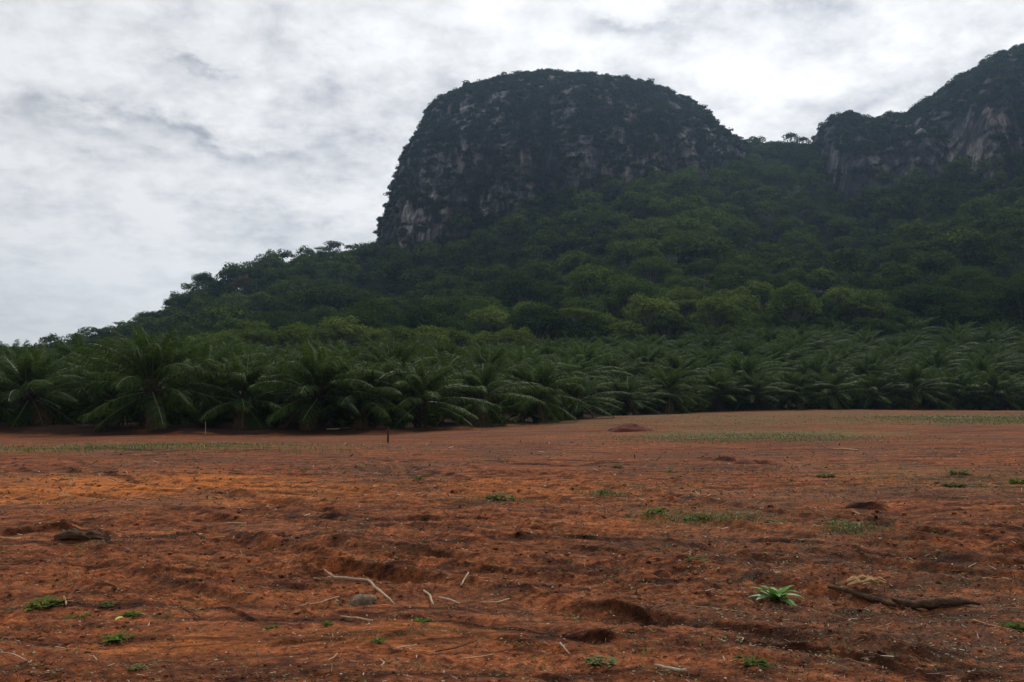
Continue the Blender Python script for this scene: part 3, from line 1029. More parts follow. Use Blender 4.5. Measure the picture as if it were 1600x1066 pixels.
def build_forest():
    rng = np.random.default_rng(21)
    step = 6.9
    gx, gy = np.meshgrid(np.arange(-330, 430, step), np.arange(188, 505, step))
    x = gx.ravel() + (rng.random(gx.size) - 0.5) * step * 0.9
    y = gy.ravel() + (rng.random(gx.size) - 0.5) * step * 0.9
    s = col_of(x, y)
    y1 = np.interp(s, HS, HY)
    keep = (s > -110) & (s < 1710) & ~inside_peaks(x, y)
    keep &= (y < y1 + np.interp(s, HS, [16] * 10 + [70] * 8 + [40] * 5))
    x, y, s, y1 = x[keep], y[keep], s[keep], y1[keep]
    z = hill_z(x, y)
    g = ground_macro(x, y)
    z = np.maximum(z, g)
    ok = np.ones(len(x), bool)
    x, y, z, s = x[ok], y[ok], z[ok], s[ok]
    d = np.hypot(x, y)
    order = np.argsort(d)
    n_ind = 265
    # individuals: nearest trees; the rest is one mass
    tone = fbm2(x / 26, y / 26, 3, 151)
    spur = np.exp(-((s - 1060) / 130) ** 2)
    ind = order[:n_ind]
    for k in ind:
        q = tone[k] - 0.05 + 0.6 * spur[k] + 0.35 * rng.normal()
        kind = 'pale' if q > 0.48 else ('mid' if q > 0.02 else 'dark')
        if kind == 'dark' and rng.random() < 0.0:
            kind = 'umbrella'
        sc = 0.66 + 0.66 * rng.random() ** 1.3
        sc *= np.interp(s[k], [150, 420], [0.58, 1.0])
        place = 'left end of the slope' if s[k] < 560 else ('middle of the slope' if s[k] < 1120 else 'right part of the slope')
        look = {'pale': 'pale yellow-green', 'mid': 'mid green', 'dark': 'dark green', 'umbrella': 'flat-topped pale green'}[kind]
        plant_tree('forest_tree', kind, int(rng.integers(9)), (x[k], y[k], z[k] - 0.4), (sc * 1.05, sc * 1.05, sc * (0.85 + 0.3 * rng.random())), rng.random() * 2 * PI,
                   f'{look} broadleaf tree low on the forested hill, {place}', f'{look} trees low on the forested hill, {place}')
    rest = order[n_ind:]
    pos = np.stack([x[rest], y[rest], z[rest] - 0.6], 1)
    sc = 0.66 + 0.80 * rng.random(len(rest)) ** 1.8
    far = smooth((d[rest] - 330) / 90)
    sc *= 1 - 0.18 * far
    sc *= np.interp(s[rest], [150, 420], [0.62, 1.0])
    zs = 0.8 + 0.4 * rng.random(len(rest))
    tint = np.clip(0.36 + 0.75 * tone[rest] + 0.45 * spur[rest] + 0.24 * rng.normal(size=len(rest)), 0, 1.25)
    V_, Q_, t_ = stamp(FAR, pos, sc, rng.random(len(rest)) * 2 * PI, tint, rng, zs)
    # shrubs and saplings closing the gaps under the trees
    nu = 3000
    ux, uy = -260 + 640 * rng.random(nu), 187 + 215 * rng.random(nu) ** 1.4
    us = col_of(ux, uy)
    k = (us > -80) & (us < 1680)
    ux, uy = ux[k], uy[k]
    up_ = np.stack([ux, uy, np.maximum(hill_z(ux, uy), ground_macro(ux, uy)) - 0.4], 1)
    # and along the skyline crests
    cs = np.concatenate([rng.uniform(-60, 600, 420), rng.uniform(1140, 1300, 260)])
    cy_ = np.interp(cs, HS, HY) + rng.uniform(-9, 7, len(cs))
    cx_ = (cs - 800) / F * cy_
    up_ = np.concatenate([up_, np.stack([cx_, cy_, hill_z(cx_, cy_) - 0.5], 1)])
    ux = up_[:, 0]
    V2, Q2, t2 = stamp(UNDER, up_, 0.6 + 0.7 * rng.random(len(ux)), rng.random(len(ux)) * 6.28, 0.6 * rng.random(len(ux)), rng)
    Q_ = np.concatenate([Q_, Q2 + len(V_)])
    V_ = np.concatenate([V_, V2])
    t_ = np.concatenate([t_, t2])
    o = link('forest', mesh('hillside_forest', V_, Q_, None, M['leaf_far'], False, {'tint': t_}))
    tag(o, 'dense dark green forest covering the upper hill below the cliffs', 'forest', kind='stuff')
    print('forest', len(ind), len(rest), len(Q_))


build_forest()


def on_hill(px, py):
    """hill point whose sight line is at this photo pixel"""
    for Y in np.arange(190, 460, 1.0):
        p = at(px, py, Y)
        if p[2] < hill_z(p[0], p[1]):
            return np.array([p[0], p[1], float(hill_z(p[0], p[1]))])
    Y = np.interp(px, HS, HY)
    p = at(px, py, Y)
    return np.array([p[0], p[1], float(hill_z(p[0], p[1]))])


SPECIAL = [
    # px, py of the foot, kind, scale, label
    (905, 522, 'umbrella', 0.66, 'tall tree with a bare pale trunk standing clear of the forest edge'),
    (858, 508, 'umbrella', 0.6, 'small flat-topped tree with a thin bent pale trunk in front of dark forest'),
    (1165, 392, 'rust', 1.05, 'rust-leaved tree high on the slope under the saddle'),
    (378, 470, 'rust', 0.95, 'rust-leaved tree near the crest of the left spur'),
    (1065, 425, 'pale', 1.25, 'broad pale green tree crowning the middle spur'),
    (1100, 398, 'pale', 1.05, 'pale feathery tree above the broad crown of the middle spur'),
    (1065, 520, 'pale', 1.2, 'large yellow-green tree at the foot of the middle spur'),
    (445, 440, 'pale', 0.8, 'yellow-green tree on the crest of the left spur'),
    (500, 408, 'umbrella', 0.62, 'feathery emergent tree on the skyline left of the cliff foot'),
    (408, 440, 'dark', 1.0, 'tall dark round tree stepping above the skyline of the left spur'),
    (225, 512, 'dark', 0.8, 'dark round tree on the skyline at the low end of the spur'),
    (188, 528, 'umbrella', 0.55, 'lone small flat-topped tree against the sky at the low end of the spur'),
    (320, 458, 'dark', 0.95, 'dark spreading tree on the skyline halfway down the left spur'),
]
for i, (px, py, kind, sc, lab) in enumerate(SPECIAL):
    p = on_hill(px, py)
    if i < 2:                                  # the two slim trees stand in front, on the last terrace of the grove
        Y = 186.0 + 2 * i
        x = (px - 800) / F * Y
        p = np.array([x, Y, max(float(ground_macro(x, Y)), float(hill_z(x, Y)))])
        sc = (0.92, 0.80)[i]
    plant_tree('forest_tree', kind, i, (p[0], p[1], p[2] - 0.5), (sc, sc, sc), i * 1.3, lab)


# ------------------------------------------------------------------ oil palms
def frond_mesh(name, seed, length, e0, droop, mat, n_leaf=52, twist=0.0, leaf_w=0.072):
    rng = np.random.default_rng(seed)
    n = 16
    ts = np.linspace(0, 1, n)
    ang = e0 - droop * ts ** 1.25
    dl = length / (n - 1)
    P_ = [np.zeros(3)]
    for i in range(1, n):
        a = (ang[i] + ang[i - 1]) / 2
        P_.append(P_[-1] + dl * np.array([math.cos(a), math.sin(twist * ts[i]) * 0.35 * math.cos(a), math.sin(a)]))
    P_ = np.array(P_)
    b = Buf()
    tube(b, P_, 0.045 * (1 - 0.85 * ts) + 0.006, 4)
    rv, rq, rt = b.arrays()
    # leaflets
    t = np.repeat(np.linspace(0.14, 0.995, n_leaf), 2) + rng.normal(size=2 * n_leaf) * 0.004
    t = np.clip(t, 0.1, 0.999)
    side = np.tile([1.0, -1.0], n_leaf)
    base = np.stack([np.interp(t, ts, P_[:, k]) for k in range(3)], 1)
    a = np.interp(t, ts, ang)
    tan = np.stack([np.cos(a), 0 * a, np.sin(a)], 1)
    nor = np.stack([-np.sin(a), 0 * a, np.cos(a)], 1)
    lat = np.tile([0, 1.0, 0], (len(t), 1)) * side[:, None]
    ll = 0.95 * np.sin(PI * np.clip(0.10 + 0.84 * (t - 0.1) / 0.9, 0, 1)) ** 0.65 * (0.85 + 0.3 * rng.random(len(t)))
    elev = rng.normal(size=len(t)) * 0.32 + 0.02
    fwd = 0.45 + 0.5 * t
    dirn = unit(lat * np.cos(elev)[:, None] + nor * np.sin(elev)[:, None] + tan * fwd[:, None])
    grav = np.array([0, 0, -1.0])
    mid = base + dirn * (ll * 0.5)[:, None] + grav * (0.13 * ll)[:, None]
    d2 = unit(dirn + grav * (0.95 + 0.6 * rng.random(len(t)))[:, None])
    tip = mid + d2 * (ll * 0.5)[:, None]
    wv = unit(np.cross(dirn, nor + 0.3 * rng.normal(size=nor.shape)))
    w = leaf_w * (0.7 + 0.5 * np.sin(PI * t))[:, None]
    V_ = np.stack([base - wv * w * 0.35, base + wv * w * 0.35, mid + wv * w * 0.5, mid - wv * w * 0.5, tip + wv * w * 0.08, tip - wv * w * 0.08], 1).reshape(-1, 3)
    k = np.arange(len(t)) * 6
    Q_ = np.concatenate([np.stack([k, k + 1, k + 2, k + 3], 1), np.stack([k + 3, k + 2, k + 4, k + 5], 1)])
    me = mesh(name, np.concatenate([V_, rv]), np.concatenate([Q_, rq + len(V_)]), rt + len(V_), M[mat])
    me.materials.append(M['rachis'])
    nq = len(Q_)
    mi = np.zeros(len(me.polygons), np.int32)
    mi[nq:nq + len(rq)] = 1
    mi[nq + len(rq):] = 1
    me.polygons.foreach_set('material_index', mi)
    return me


FROND_SPEC = [  # length, starting elevation, droop
    (3.4, 82, 26), (4.0, 74, 46), (4.5, 66, 56), (4.8, 56, 62), (5.1, 45, 62), (5.2, 34, 58), (5.1, 22, 52), (4.9, 9, 46), (4.5, -8, 38), (3.8, -30, 22)]
FRONDS = []
for i, (ln, e0, dr) in enumerate(FROND_SPEC):
    FRONDS.append([frond_mesh('palm_frond', 900 + i * 3 + j, ln * (0.95 + 0.1 * j), math.radians(e0), math.radians(dr), 'palm', twist=(-1.2, 0.3, 1.4)[j]) for j in range(3)])
DRY_FROND = frond_mesh('dry_palm_frond', 990, 3.6, math.radians(-38), math.radians(38), 'dry', 44)


def palm_trunk_mesh(seed, h=2.7):
    rng = np.random.default_rng(seed)
    b = Buf()
    tube(b, [(0, 0, -0.6), (0, 0, 0.3), (0.03, 0, h * 0.6), (0.02, 0.03, h), (0.02, 0.03, h + 0.35)], [0.42, 0.34, 0.32, 0.36, 0.12], 10, 0.08, rng)
    for k in range(46):                       # old frond butts spiralling up the stem
        a = 2.39996 * k
        z = 0.15 + (h - 0.1) * k / 46
        o = np.array([math.cos(a), math.sin(a), 0])
        p0 = o * 0.28 + np.array([0, 0, z])
        p1 = o * 0.44 + np.array([0, 0, z + 0.14])
        p2 = o * (0.58 + 0.12 * rng.random()) + np.array([0, 0, z + 0.38 + 0.1 * rng.random()])
        tube(b, [p0, p1, p2], [0.10, 0.085, 0.05], 5)
    return b.mesh('palm_trunk', M['palm_trunk'], False)


PALM_TRUNKS = [palm_trunk_mesh(1001 + i, 2.6) for i in range(3)]


def palm_layout(seed, n=36):
    """(spec index, variant, azimuth, roll) of every frond of a palm"""
    rng = np.random.default_rng(seed)
    r = []
    for k in range(n):
        f = (k + 0.5) / n
        spec = min(9, max(0, int(f ** 1.15 * 9.2 + rng.normal() * 0.5)))
        r.append((spec, int(rng.integers(3)), 2.39996 * k + rng.normal() * 0.12, rng.normal() * 0.10))
    return r


LAYOUTS = [palm_layout(1100 + i, 36 + 2 * (i % 3)) for i in range(6)]
CROWN_Z = 2.65


def merged_crown(layout, name):
    Vs, Qs, Ts, mq, mt, n = [], [], [], [], [], 0
    for spec, var, az, roll in layout:
        me = FRONDS[spec][var]
        nv = len(me.vertices)
        co = np.empty(nv * 3, np.float32)
        me.vertices.foreach_get('co', co)
        R = np.array(Matrix.Rotation(az, 3, 'Z') @ Matrix.Rotation(roll, 3, 'X'))
        off = R @ np.array([0.16, 0, 0])
        Vs.append(co.reshape(-1, 3) @ R.T + off + np.array([0, 0, CROWN_Z - 0.05 * spec]))
        cnt = np.empty(len(me.polygons), np.int32)
        me.polygons.foreach_get('loop_total', cnt)
        lp = np.empty(len(me.loops), np.int32)
        me.loops.foreach_get('vertex_index', lp)
        mi = np.empty(len(me.polygons), np.int32)
        me.polygons.foreach_get('material_index', mi)
        nq = int((cnt == 4).sum())
        Qs.append(lp[:nq * 4].reshape(-1, 4) + n)
        Ts.append(lp[nq * 4:].reshape(-1, 3) + n)
        mq.append(mi[:nq]); mt.append(mi[nq:])
        n += nv
    me = mesh(name, np.concatenate(Vs), np.concatenate(Qs), np.concatenate(Ts), M['palm'])
    me.materials.append(M['rachis'])
    me.polygons.foreach_set('material_index', np.concatenate(mq + mt))
    return me


CROWNS = [merged_crown(l, 'palm_crown') for l in LAYOUTS]


def palm_root(loc, rotz, sc, label, group, name='oil_palm'):
    e = D.objects.new(name, None)
    COL.objects.link(e)
    e.location = loc
    lean = 0.07 * math.sin(loc[0] * 12.7 + loc[1] * 3.1)
    e.rotation_euler = (lean, 0.07 * math.sin(loc[0] * 5.1 + loc[1] * 7.7), rotz)
    e.scale = (sc * 1.06, sc * 1.06, sc * (0.93 + 0.12 * math.sin(loc[0] * 9.3)))
    tag(e, label, 'palm', group)
    return e


def front_palm(loc, rotz, sc, k, label, group):
    e = palm_root(loc, rotz, sc, label, group)
    link('trunk', PALM_TRUNKS[k % 3], e)
    for spec, var, az, roll in LAYOUTS[k % len(LAYOUTS)]:
        R = Matrix.Rotation(az, 3, 'Z') @ Matrix.Rotation(roll, 3, 'X')
        off = R @ Vector((0.16, 0, 0)) + Vector((0, 0, CROWN_Z - 0.05 * spec))
        link('frond', FRONDS[spec][var], e, off, R.to_euler())
    rng = np.random.default_rng(k * 7 + 3)
    for j in range(2 + k % 2):
        az = rng.random() * 2 * PI
        d = link('dry_frond', DRY_FROND, e, (0.2 * math.cos(az), 0.2 * math.sin(az), CROWN_Z - 0.45), (0, 0, az))
        d['label'] = 'dry brown frond hanging down against the trunk'
    return e


def back_palm(loc, rotz, sc, k, label, group):
    e = palm_root(loc, rotz, sc, label, group)
    link('trunk', PALM_TRUNKS[k % 3], e)
    link('crown', CROWNS[k % len(CROWNS)], e)
    return e


ORD = ['first', 'second', 'third', 'fourth', 'fifth', 'sixth', 'seventh', 'eighth', 'ninth', 'tenth', 'eleventh', 'twelfth', 'thirteenth', 'fourteenth', 'fifteenth', 'sixteenth', 'seventeenth', 'eighteenth', 'nineteenth', 'twentieth']


def build_palms():
    rng = np.random.default_rng(31)
    # front row by the photo column of each trunk
    left = [(-75, 0.95), (48, 1.02), (238, 1.06), (378, 0.98), (492, 0.97), (568, 0.95), (655, 0.94), (748, 0.97), (838, 0.86)]
    right = [(902, 0.92), (975, 0.92), (1045, 0.9), (1120, 0.94), (1180, 0.9), (1238, 0.95), (1300, 0.98), (1362, 0.96), (1425, 1.0), (1492, 0.98), (1560, 1.02), (1635, 1.0)]
    k = 0
    spots = []
    for i, (px, sc) in enumerate(left):
        Y = np.interp(px, EDGE_PX, EDGE_Y) + 3.2 + (i % 2) * 1.2
        x = (px - 800) / F * Y
        z = float(ground_macro(x, Y))
        n = ORD[i - 1] if i else None
        lab = f'oil palm with pale drooping fronds at the red field edge, {n} from the left' if n else 'oil palm at the red field edge cut off by the left frame side'
        front_palm((x, Y, z - 0.05), rng.random() * 6.28, sc, k, lab, 'oil palms of the front row beside the bare field')
        spots.append((x, Y)); k += 1
    for i, (px, sc) in enumerate(right):
        Y = np.interp(px, EDGE_PX, EDGE_Y) + 3.5 + (i % 2) * 1.5
        x = (px - 800) / F * Y
        z = float(ground_macro(x, Y))
        last = i == len(right) - 1
        lab = 'oil palm of the far front row cut off by the right frame side' if last else f'oil palm on the rising far field edge, {ORD[i]} right of the bend'
        front_palm((x, Y, z - 0.05), rng.random() * 6.28, sc, k, lab, 'oil palms of the front row beside the bare field')
        spots.append((x, Y)); k += 1
    # the rows behind, triangular planting
    st = 8.2
    cand = []
    for r, yy in enumerate(np.arange(62, 204, st * 0.866)):
        for xx in np.arange(-150, 170, st):
            x = xx + (r % 2) * st / 2 + rng.normal() * 0.45
            y = yy + rng.normal() * 0.45
            s = float(col_of(x, y))
            lim = np.interp(s, [0, 420, 560, 700, 900, 1200, 1600], [190, 150, 150, 168, 192, 205, 205])
            lim += 13 * float(noise2(x / 14, y / 40, 171)) - 3
            if s < -75 or s > 1680 or y < float(edge_y(x, y)) + 6.5 or y > lim:
                continue
            if min((x - a) ** 2 + (y - b) ** 2 for a, b in spots) < 36:
                continue
            cand.append((y, x, s))
    cand.sort()
    for i, (y, x, s) in enumerate(cand[:285]):
        z = float(ground_macro(x, y))
        side = 'flat left part' if s < 700 else ('middle' if s < 1100 else 'rising right part')
        back_palm((x, y, z - 0.05), rng.random() * 6.28, 0.80 + 0.32 * rng.random(), i, f'oil palm among the rows behind, {side} of the plantation', f'oil palms behind the front row, {side} of the plantation')
    print('palms', k, len(cand))


build_palms()

def border():
    rng = np.random.default_rng(73)
    px = np.sort(rng.uniform(820, 1640, 34))
    for i, p_ in enumerate(px):
        Y = 180 + 24 * rng.random()
        x = (p_ - 800) / F * Y
        z = max(float(ground_macro(x, Y)), float(hill_z(x, Y)))
        sc = 0.45 + 0.4 * rng.random()
        plant_tree('young_tree', ('mid', 'pale', 'dark', 'mid')[i % 4], i, (x, Y, z - 0.4), (sc, sc, sc * 0.9), i * 1.7,
                   f"low {('mid green', 'yellow-green', 'dark green', 'mid green')[i % 4]} tree where the last palm rows meet the hill", f"low {('mid green', 'yellow-green', 'dark green', 'mid green')[i % 4]} trees where the palms meet the hill")


border()


def undergrowth():
    rng = np.random.default_rng(63)
    n = 5200
    x, y = -85 + 190 * rng.random(n), 58 + 140 * rng.random(n)
    s = col_of(x, y)
    e = edge_y(x, y)
    k = (s > -80) & (s < 1690) & (y > e + 2.6 + 2.5 * rng.random(n)) & (y < e + 45)
    x, y = x[k], y[k]
    z = ground(x, y)
    tp = [far_template(860 + i, 1.5, 1.15, 1.1, 4, 0.6) for i in range(4)]
    tp = [t[:len(t) // 4 * 4] for t in tp]
    V_, Q_, t_ = stamp(tp, np.stack([x, y, z - 0.25], 1), 0.6 + 0.6 * rng.random(len(x)), rng.random(len(x)) * 6.28, 0.35 * rng.random(len(x)), rng)
    o = link('undergrowth', mesh('undergrowth', V_, Q_, None, M['leaf_far'], False, {'tint': t_}))
    tag(o, 'low dark ferny undergrowth in the shade between the palm trunks', 'undergrowth', kind='stuff')


undergrowth()

# light green broadleaf trees between the palms and the hill
MID = [(345, 560, 0.8), (392, 556, 0.95), (442, 562, 0.8), (470, 556, 0.95), (535, 556, 1.0), (590, 566, 0.8), (622, 560, 0.85), (668, 566, 0.8), (715, 566, 0.75), (760, 572, 0.72), (290, 566, 0.7), (805, 566, 0.75)]
for i, (px, py, sc) in enumerate(MID):
    Y = 160 + 6 * (i % 3)
    x = (px - 800) / F * Y
    z = float(ground_macro(x, Y))
    plant_tree('broadleaf_tree', 'pale', i, (x, Y, z), (sc * 1.1, sc * 1.1, sc * 1.15), i * 0.9,
               'light green rounded tree between the palm rows and the dark hill', 'light green trees behind the palm rows')


# ------------------------------------------------------------------ things on the field
def place(me, name, px, py, rotz=0.0, sc=1.0, dz=0.0, tilt=(0, 0)):
    p = gpt(px, py)
    return link(name, me, None, (p[0], p[1], p[2] + dz), (tilt[0], tilt[1], rotz), (sc, sc, sc))


def stick_on_ground(name, path, radii, mat, lift=0.0, sides=7, seed=0, rough=0.12, extra=()):
    """a stick whose path is given as photo pixels on the soil"""
    rng = np.random.default_rng(seed)
    P_ = []
    pts = [gpt(px, py) for px, py in path]
    base = pts[0].copy()
    z1 = pts[-1][2]
    for i, p in enumerate(pts):
        q = p - base
        q[2] = max(q[2] - 0.02, (z1 - base[2]) * i / max(1, len(pts) - 1)) if i not in (0, len(pts) - 1) else q[2]
        q[2] += radii[i] * 0.5 + (lift[i] if isinstance(lift, (list, tuple)) else lift)
        P_.append(q)
    # refine
    fine, rr = [], []
    for i in range(len(P_) - 1):
        for t in (0, 0.33, 0.66):
            fine.append(P_[i] * (1 - t) + P_[i + 1] * t + rng.normal(size=3) * radii[i] * 0.25)
            rr.append(radii[i] * (1 - t) + radii[i + 1] * t)
    fine.append(P_[-1]); rr.append(radii[-1])
    b = Buf()
    tube(b, fine, rr, sides, rough, rng)
    for (i0, dx, dy, dz, r) in extra:
        a = fine[i0]
        tube(b, [a, a + np.array([dx, dy, dz]) * 0.5, a + np.array([dx, dy, dz])], [r, r * 0.7, r * 0.35], 5)
    return link(name, b.mesh(name, M[mat], True), None, tuple(base))


def rock_mesh(seed, sx, sy, sz, mat='stone', sub=3, amp=0.25):
    import bmesh
    bm = bmesh.new()
    bmesh.ops.create_icosphere(bm, subdivisions=sub, radius=1)
    V_ = np.array([v.co[:] for v in bm.verts])
    T_ = np.array([[v.index for v in f.verts] for f in bm.faces])
    bm.free()
    n = fbm3(V_[:, 0] * 1.3 + seed, V_[:, 1] * 1.3, V_[:, 2] * 1.3, 4, seed)
    V_ = V_ * (1 + amp * 2 * n)[:, None] * np.array([sx, sy, sz])
    return mesh('stone', V_, None, T_, M[mat], True)


tag(stick_on_ground('fallen_branch', [(513, 914), (540, 922), (575, 926), (592, 934), (616, 947)], [0.009, 0.011, 0.011, 0.013, 0.007], 'wood_pale', [0.03, 0.07, 0.08, 0.04, 0.0], 8, 1, extra=[(1, -0.10, 0.05, 0.06, 0.012)]),
    'pale crooked branch lying across a half-buried grey stone', 'branch')
o = place(rock_mesh(3, 0.11, 0.08, 0.06), 'stone', 566, 946, 0.3, 1.0, 0.02)
tag(o, 'half-buried grey stone under the pale crooked branch', 'stone')
STICKS = [
    ([(662, 929), (672, 936), (677, 950)], [0.011, 0.012, 0.012], 'wood_pale', 0.02, 'short curved pale stick right of the stone and crooked branch'),
    ([(686, 938), (702, 943), (718, 950)], [0.010, 0.013, 0.012], 'wood_pale', 0.02, 'short straight pale stick pointing towards the centre of the field'),
    ([(532, 969), (556, 972), (582, 976)], [0.008, 0.012, 0.010], 'wood_tan', 0.015, 'tan stick lying in the shaded furrow under the half-buried stone'),
    ([(522, 901), (538, 902), (553, 899)], [0.008, 0.010, 0.005], 'wood_pale', 0.02, 'thin pale splinter just above the crooked branch'),
    ([(720, 922), (726, 916), (732, 912)], [0.010, 0.012, 0.010], 'wood_pale', 0.02, 'stubby pale stick standing out from a dark hollow of soil'),
    ([(752, 943), (775, 945), (796, 938)], [0.006, 0.010, 0.006], 'wood_pale', 0.01, 'thin pale twig lying along a flat clod'),
    ([(1024, 1054), (1045, 1059), (1072, 1064)], [0.013, 0.016, 0.015], 'wood_pale', 0.02, 'thick whitish stick at the bottom edge of the photo'),
    ([(-4, 1030), (20, 1035), (40, 1048)], [0.004, 0.006, 0.007], 'wood_pale', 0.015, 'thin bent whitish stick in the lower left corner'),
    ([(86, 1019), (102, 1022)], [0.008, 0.006], 'wood_pale', 0.012, 'short white splinter near the lower left corner'),
    ([(355, 818), (370, 819), (385, 818)], [0.014, 0.018, 0.012], 'wood_pale', 0.015, 'pale stick lying flat below the bright orange soil'),
    ([(282, 952), (296, 962), (312, 973)], [0.006, 0.008, 0.007], 'wood_brown', 0.02, 'thin brown stick slanting down beside a dark clod'),
    ([(614, 1027), (630, 1022), (650, 1018)], [0.004, 0.006, 0.004], 'wood_pale', 0.015, 'thin straight straw-coloured twig near the lower middle'),
    ([(680, 1037), (712, 1031), (748, 1018)], [0.006, 0.007, 0.004], 'wood_brown', 0.03, 'forked brown twig lying near the lower middle'),
    ([(718, 1048), (742, 1043), (772, 1034)], [0.006, 0.008, 0.005], 'wood_tan', 0.02, 'reddish twig below the forked brown twig'),
    ([(512, 1052), (522, 1045), (527, 1038)], [0.006, 0.006, 0.004], 'wood_tan', 0.02, 'short tan twig slanting up near the bottom edge'),
    ([(595, 1066), (600, 1058), (594, 1050)], [0.007, 0.007, 0.004], 'wood_tan', 0.03, 'tan twig standing out of the soil at the bottom edge'),
    ([(1150, 1010), (1162, 1020), (1158, 1034)], [0.005, 0.007, 0.004], 'wood_pale', 0.02, 'pale forked twig lying above the weed at the bottom'),
    ([(875, 1022), (890, 1032)], [0.008, 0.008], 'wood_pale', 0.015, 'short white stick left of the thick whitish one'),
    ([(455, 955), (500, 948), (530, 940)], [0.006, 0.008, 0.005], 'wood_tan', 0.015, 'long thin tan stick left of the half-buried stone'),
    ([(1060, 962), (1120, 966), (1185, 972)], [0.004, 0.005, 0.003], 'wood_tan', 0.012, 'long thin root strand lying below the bright seedling'),
    ([(1520, 968), (1545, 980), (1590, 992)], [0.005, 0.006, 0.004], 'wood_tan', 0.012, 'thin stalk trailing right of the rotten log'),
    ([(510, 672), (528, 671), (546, 669)], [0.05, 0.07, 0.04], 'wood_pale', 0.03, 'pale log at the foot of the front palms'),
    ([(100, 944), (103, 956)], [0.009, 0.010], 'wood_tan', 0.02, 'stubby orange stick beside the large leafy weed'),
    ([(1342, 705), (1322, 703), (1302, 703)], [0.03, 0.045, 0.03], 'wood_tan', 0.03, 'tan branch lying far off below the grassy strip'),
    ([(0, 846), (15, 847), (32, 844)], [0.010, 0.016, 0.010], 'wood_tan', 0.02, 'tan stick left of the dark uprooted stump'),
]
for i, (path, rad, mat, lift, lab) in enumerate(STICKS):
    tag(stick_on_ground('log' if 'log' in lab.split()[:3] else 'stick', path, [q * 0.72 for q in rad], mat, lift, 7, 50 + i), lab, 'log' if 'pale log' in lab else 'stick', 'dead sticks strewn over the field')

# rotten log with a torn pale end
o = stick_on_ground('rotten_log', [(1395, 944), (1420, 952), (1450, 954), (1490, 951), (1532, 950)], [0.012, 0.030, 0.036, 0.033, 0.010], 'wood_brown', [0.0, 0.0, 0.0, 0.03, 0.02], 12, 91, 0.3)
tag(o, 'dark rotten log half sunk in the soil at the right', 'log')
o = stick_on_ground('buried_root', [(1295, 934), (1325, 938), (1360, 943), (1400, 950)], [0.012, 0.020, 0.022, 0.018], 'wood_brown', 0.02, 9, 92, 0.25)
tag(o, 'long dark root leading from the torn wood to the rotten log', 'root')


def torn_wood():
    rng = np.random.default_rng(5)
    b = Buf()
    for k in range(16):
        x0 = -0.13 + 0.22 * rng.random()
        y0 = -0.07 + 0.14 * rng.random()
        ln = 0.10 + 0.10 * rng.random()
        z = 0.02 + 0.05 * rng.random() * (1 - abs(y0) * 5)
        w = 0.012 + 0.016 * rng.random()
        tube(b, [(x0 - ln / 2, y0, z), (x0, y0 + 0.01, z + 0.02), (x0 + ln / 2, y0 + 0.015, z - 0.012)], [w * 0.4, w, w * 0.5], 5, 0.3, rng)
    return b.mesh('torn_wood', M['wood_tan'], False)


o = place(torn_wood(), 'broken_wood', 1358, 937, 0.2, 1.0, 0.03)
tag(o, 'pale splintered piece of broken wood on the dark root', 'broken wood')


def stump_mesh():
    rng = np.random.default_rng(8)
    b = Buf()
    tube(b, [(-0.45, 0, 0.03), (-0.2, 0.02, 0.08), (0.1, 0, 0.06), (0.42, -0.03, 0.04), (0.75, -0.05, 0.0)], [0.05, 0.085, 0.07, 0.04, 0.015], 10, 0.25, rng)
    for k in range(9):
        a = rng.random() * 2 * PI
        p = np.array([-0.35 + 0.45 * rng.random(), 0, 0.06])
        q = p + np.array([math.cos(a) * 0.34, math.sin(a) * 0.26, -0.05 + 0.10 * rng.random()])
        tube(b, [p, (p + q) / 2 + np.array([0, 0, 0.05]) + rng.normal(size=3) * 0.03, q], [0.05, 0.032, 0.010], 6, 0.3, rng)
    return b.mesh('stump', M['wood_brown'], False)


o = place(stump_mesh(), 'uprooted_stump', 128, 843, -0.15, 0.8, -0.01)
tag(o, 'dark uprooted stump with stubby roots on the left of the field', 'stump')


# dirt heaps
def heap_mesh(seed, rx, ry, h, rough=0.15):
    n, m = 56, 40
    th = np.linspace(0, 2 * PI, n, endpoint=False)
    rr = np.linspace(1, 0, m)
    R, A = np.meshgrid(rr, th, indexing='ij')
    X = R * np.cos(A) * rx * (1 + 0.18 * noise2(np.cos(A) * 2 + seed, np.sin(A) * 2, seed))
    Y = R * np.sin(A) * ry
    Z = h * np.clip(1 - R ** 1.5, 0, 1) * (1 + 0.3 * fbm2(X / 0.8, Y / 0.8, 3, seed)) + rough * h * fbm2(X / 0.3, Y / 0.3, 4, seed + 3) * np.clip(4 * (1 - R), 0, 1) - 0.25 * R ** 8
    V_, Q_, T_ = grid_mesh(X, Y, Z, True, True)
    return mesh('earth_heap', V_, Q_, T_, M['mound_soil'], True)


o = place(heap_mesh(5, 1.6, 1.2, 0.5), 'earth_heap', 985, 674, 0, 1, 0.0)
tag(o, 'low heap of dark red earth dumped near the plantation bend', 'earth heap')
o = place(heap_mesh(9, 0.42, 0.5, 0.14), 'earth_heap', 1166, 726, 0, 1, 0.0)
tag(o, 'small lump of dark earth far off in the right half of the field', 'earth heap')

# stakes
b = Buf()
tube(b, [(0, 0, -0.2), (0.01, 0, 0.3), (0.0, 0.01, 0.72)], [0.05, 0.046, 0.042], 6)
o = place(b.mesh('stake', M['stake'], False), 'stake', 606, 692, 0.4)
tag(o, 'short dark wooden stake driven into the red field', 'stake')
b = Buf()
tube(b, [(0, 0, -0.2), (0.03, 0, 0.45), (0.01, 0, 0.95)], [0.028, 0.026, 0.022], 6)
o = place(b.mesh('stake', M['stake_pale'], False), 'stake', 320, 684, 0.1)
tag(o, 'thin pale stake standing before the front palms', 'stake')


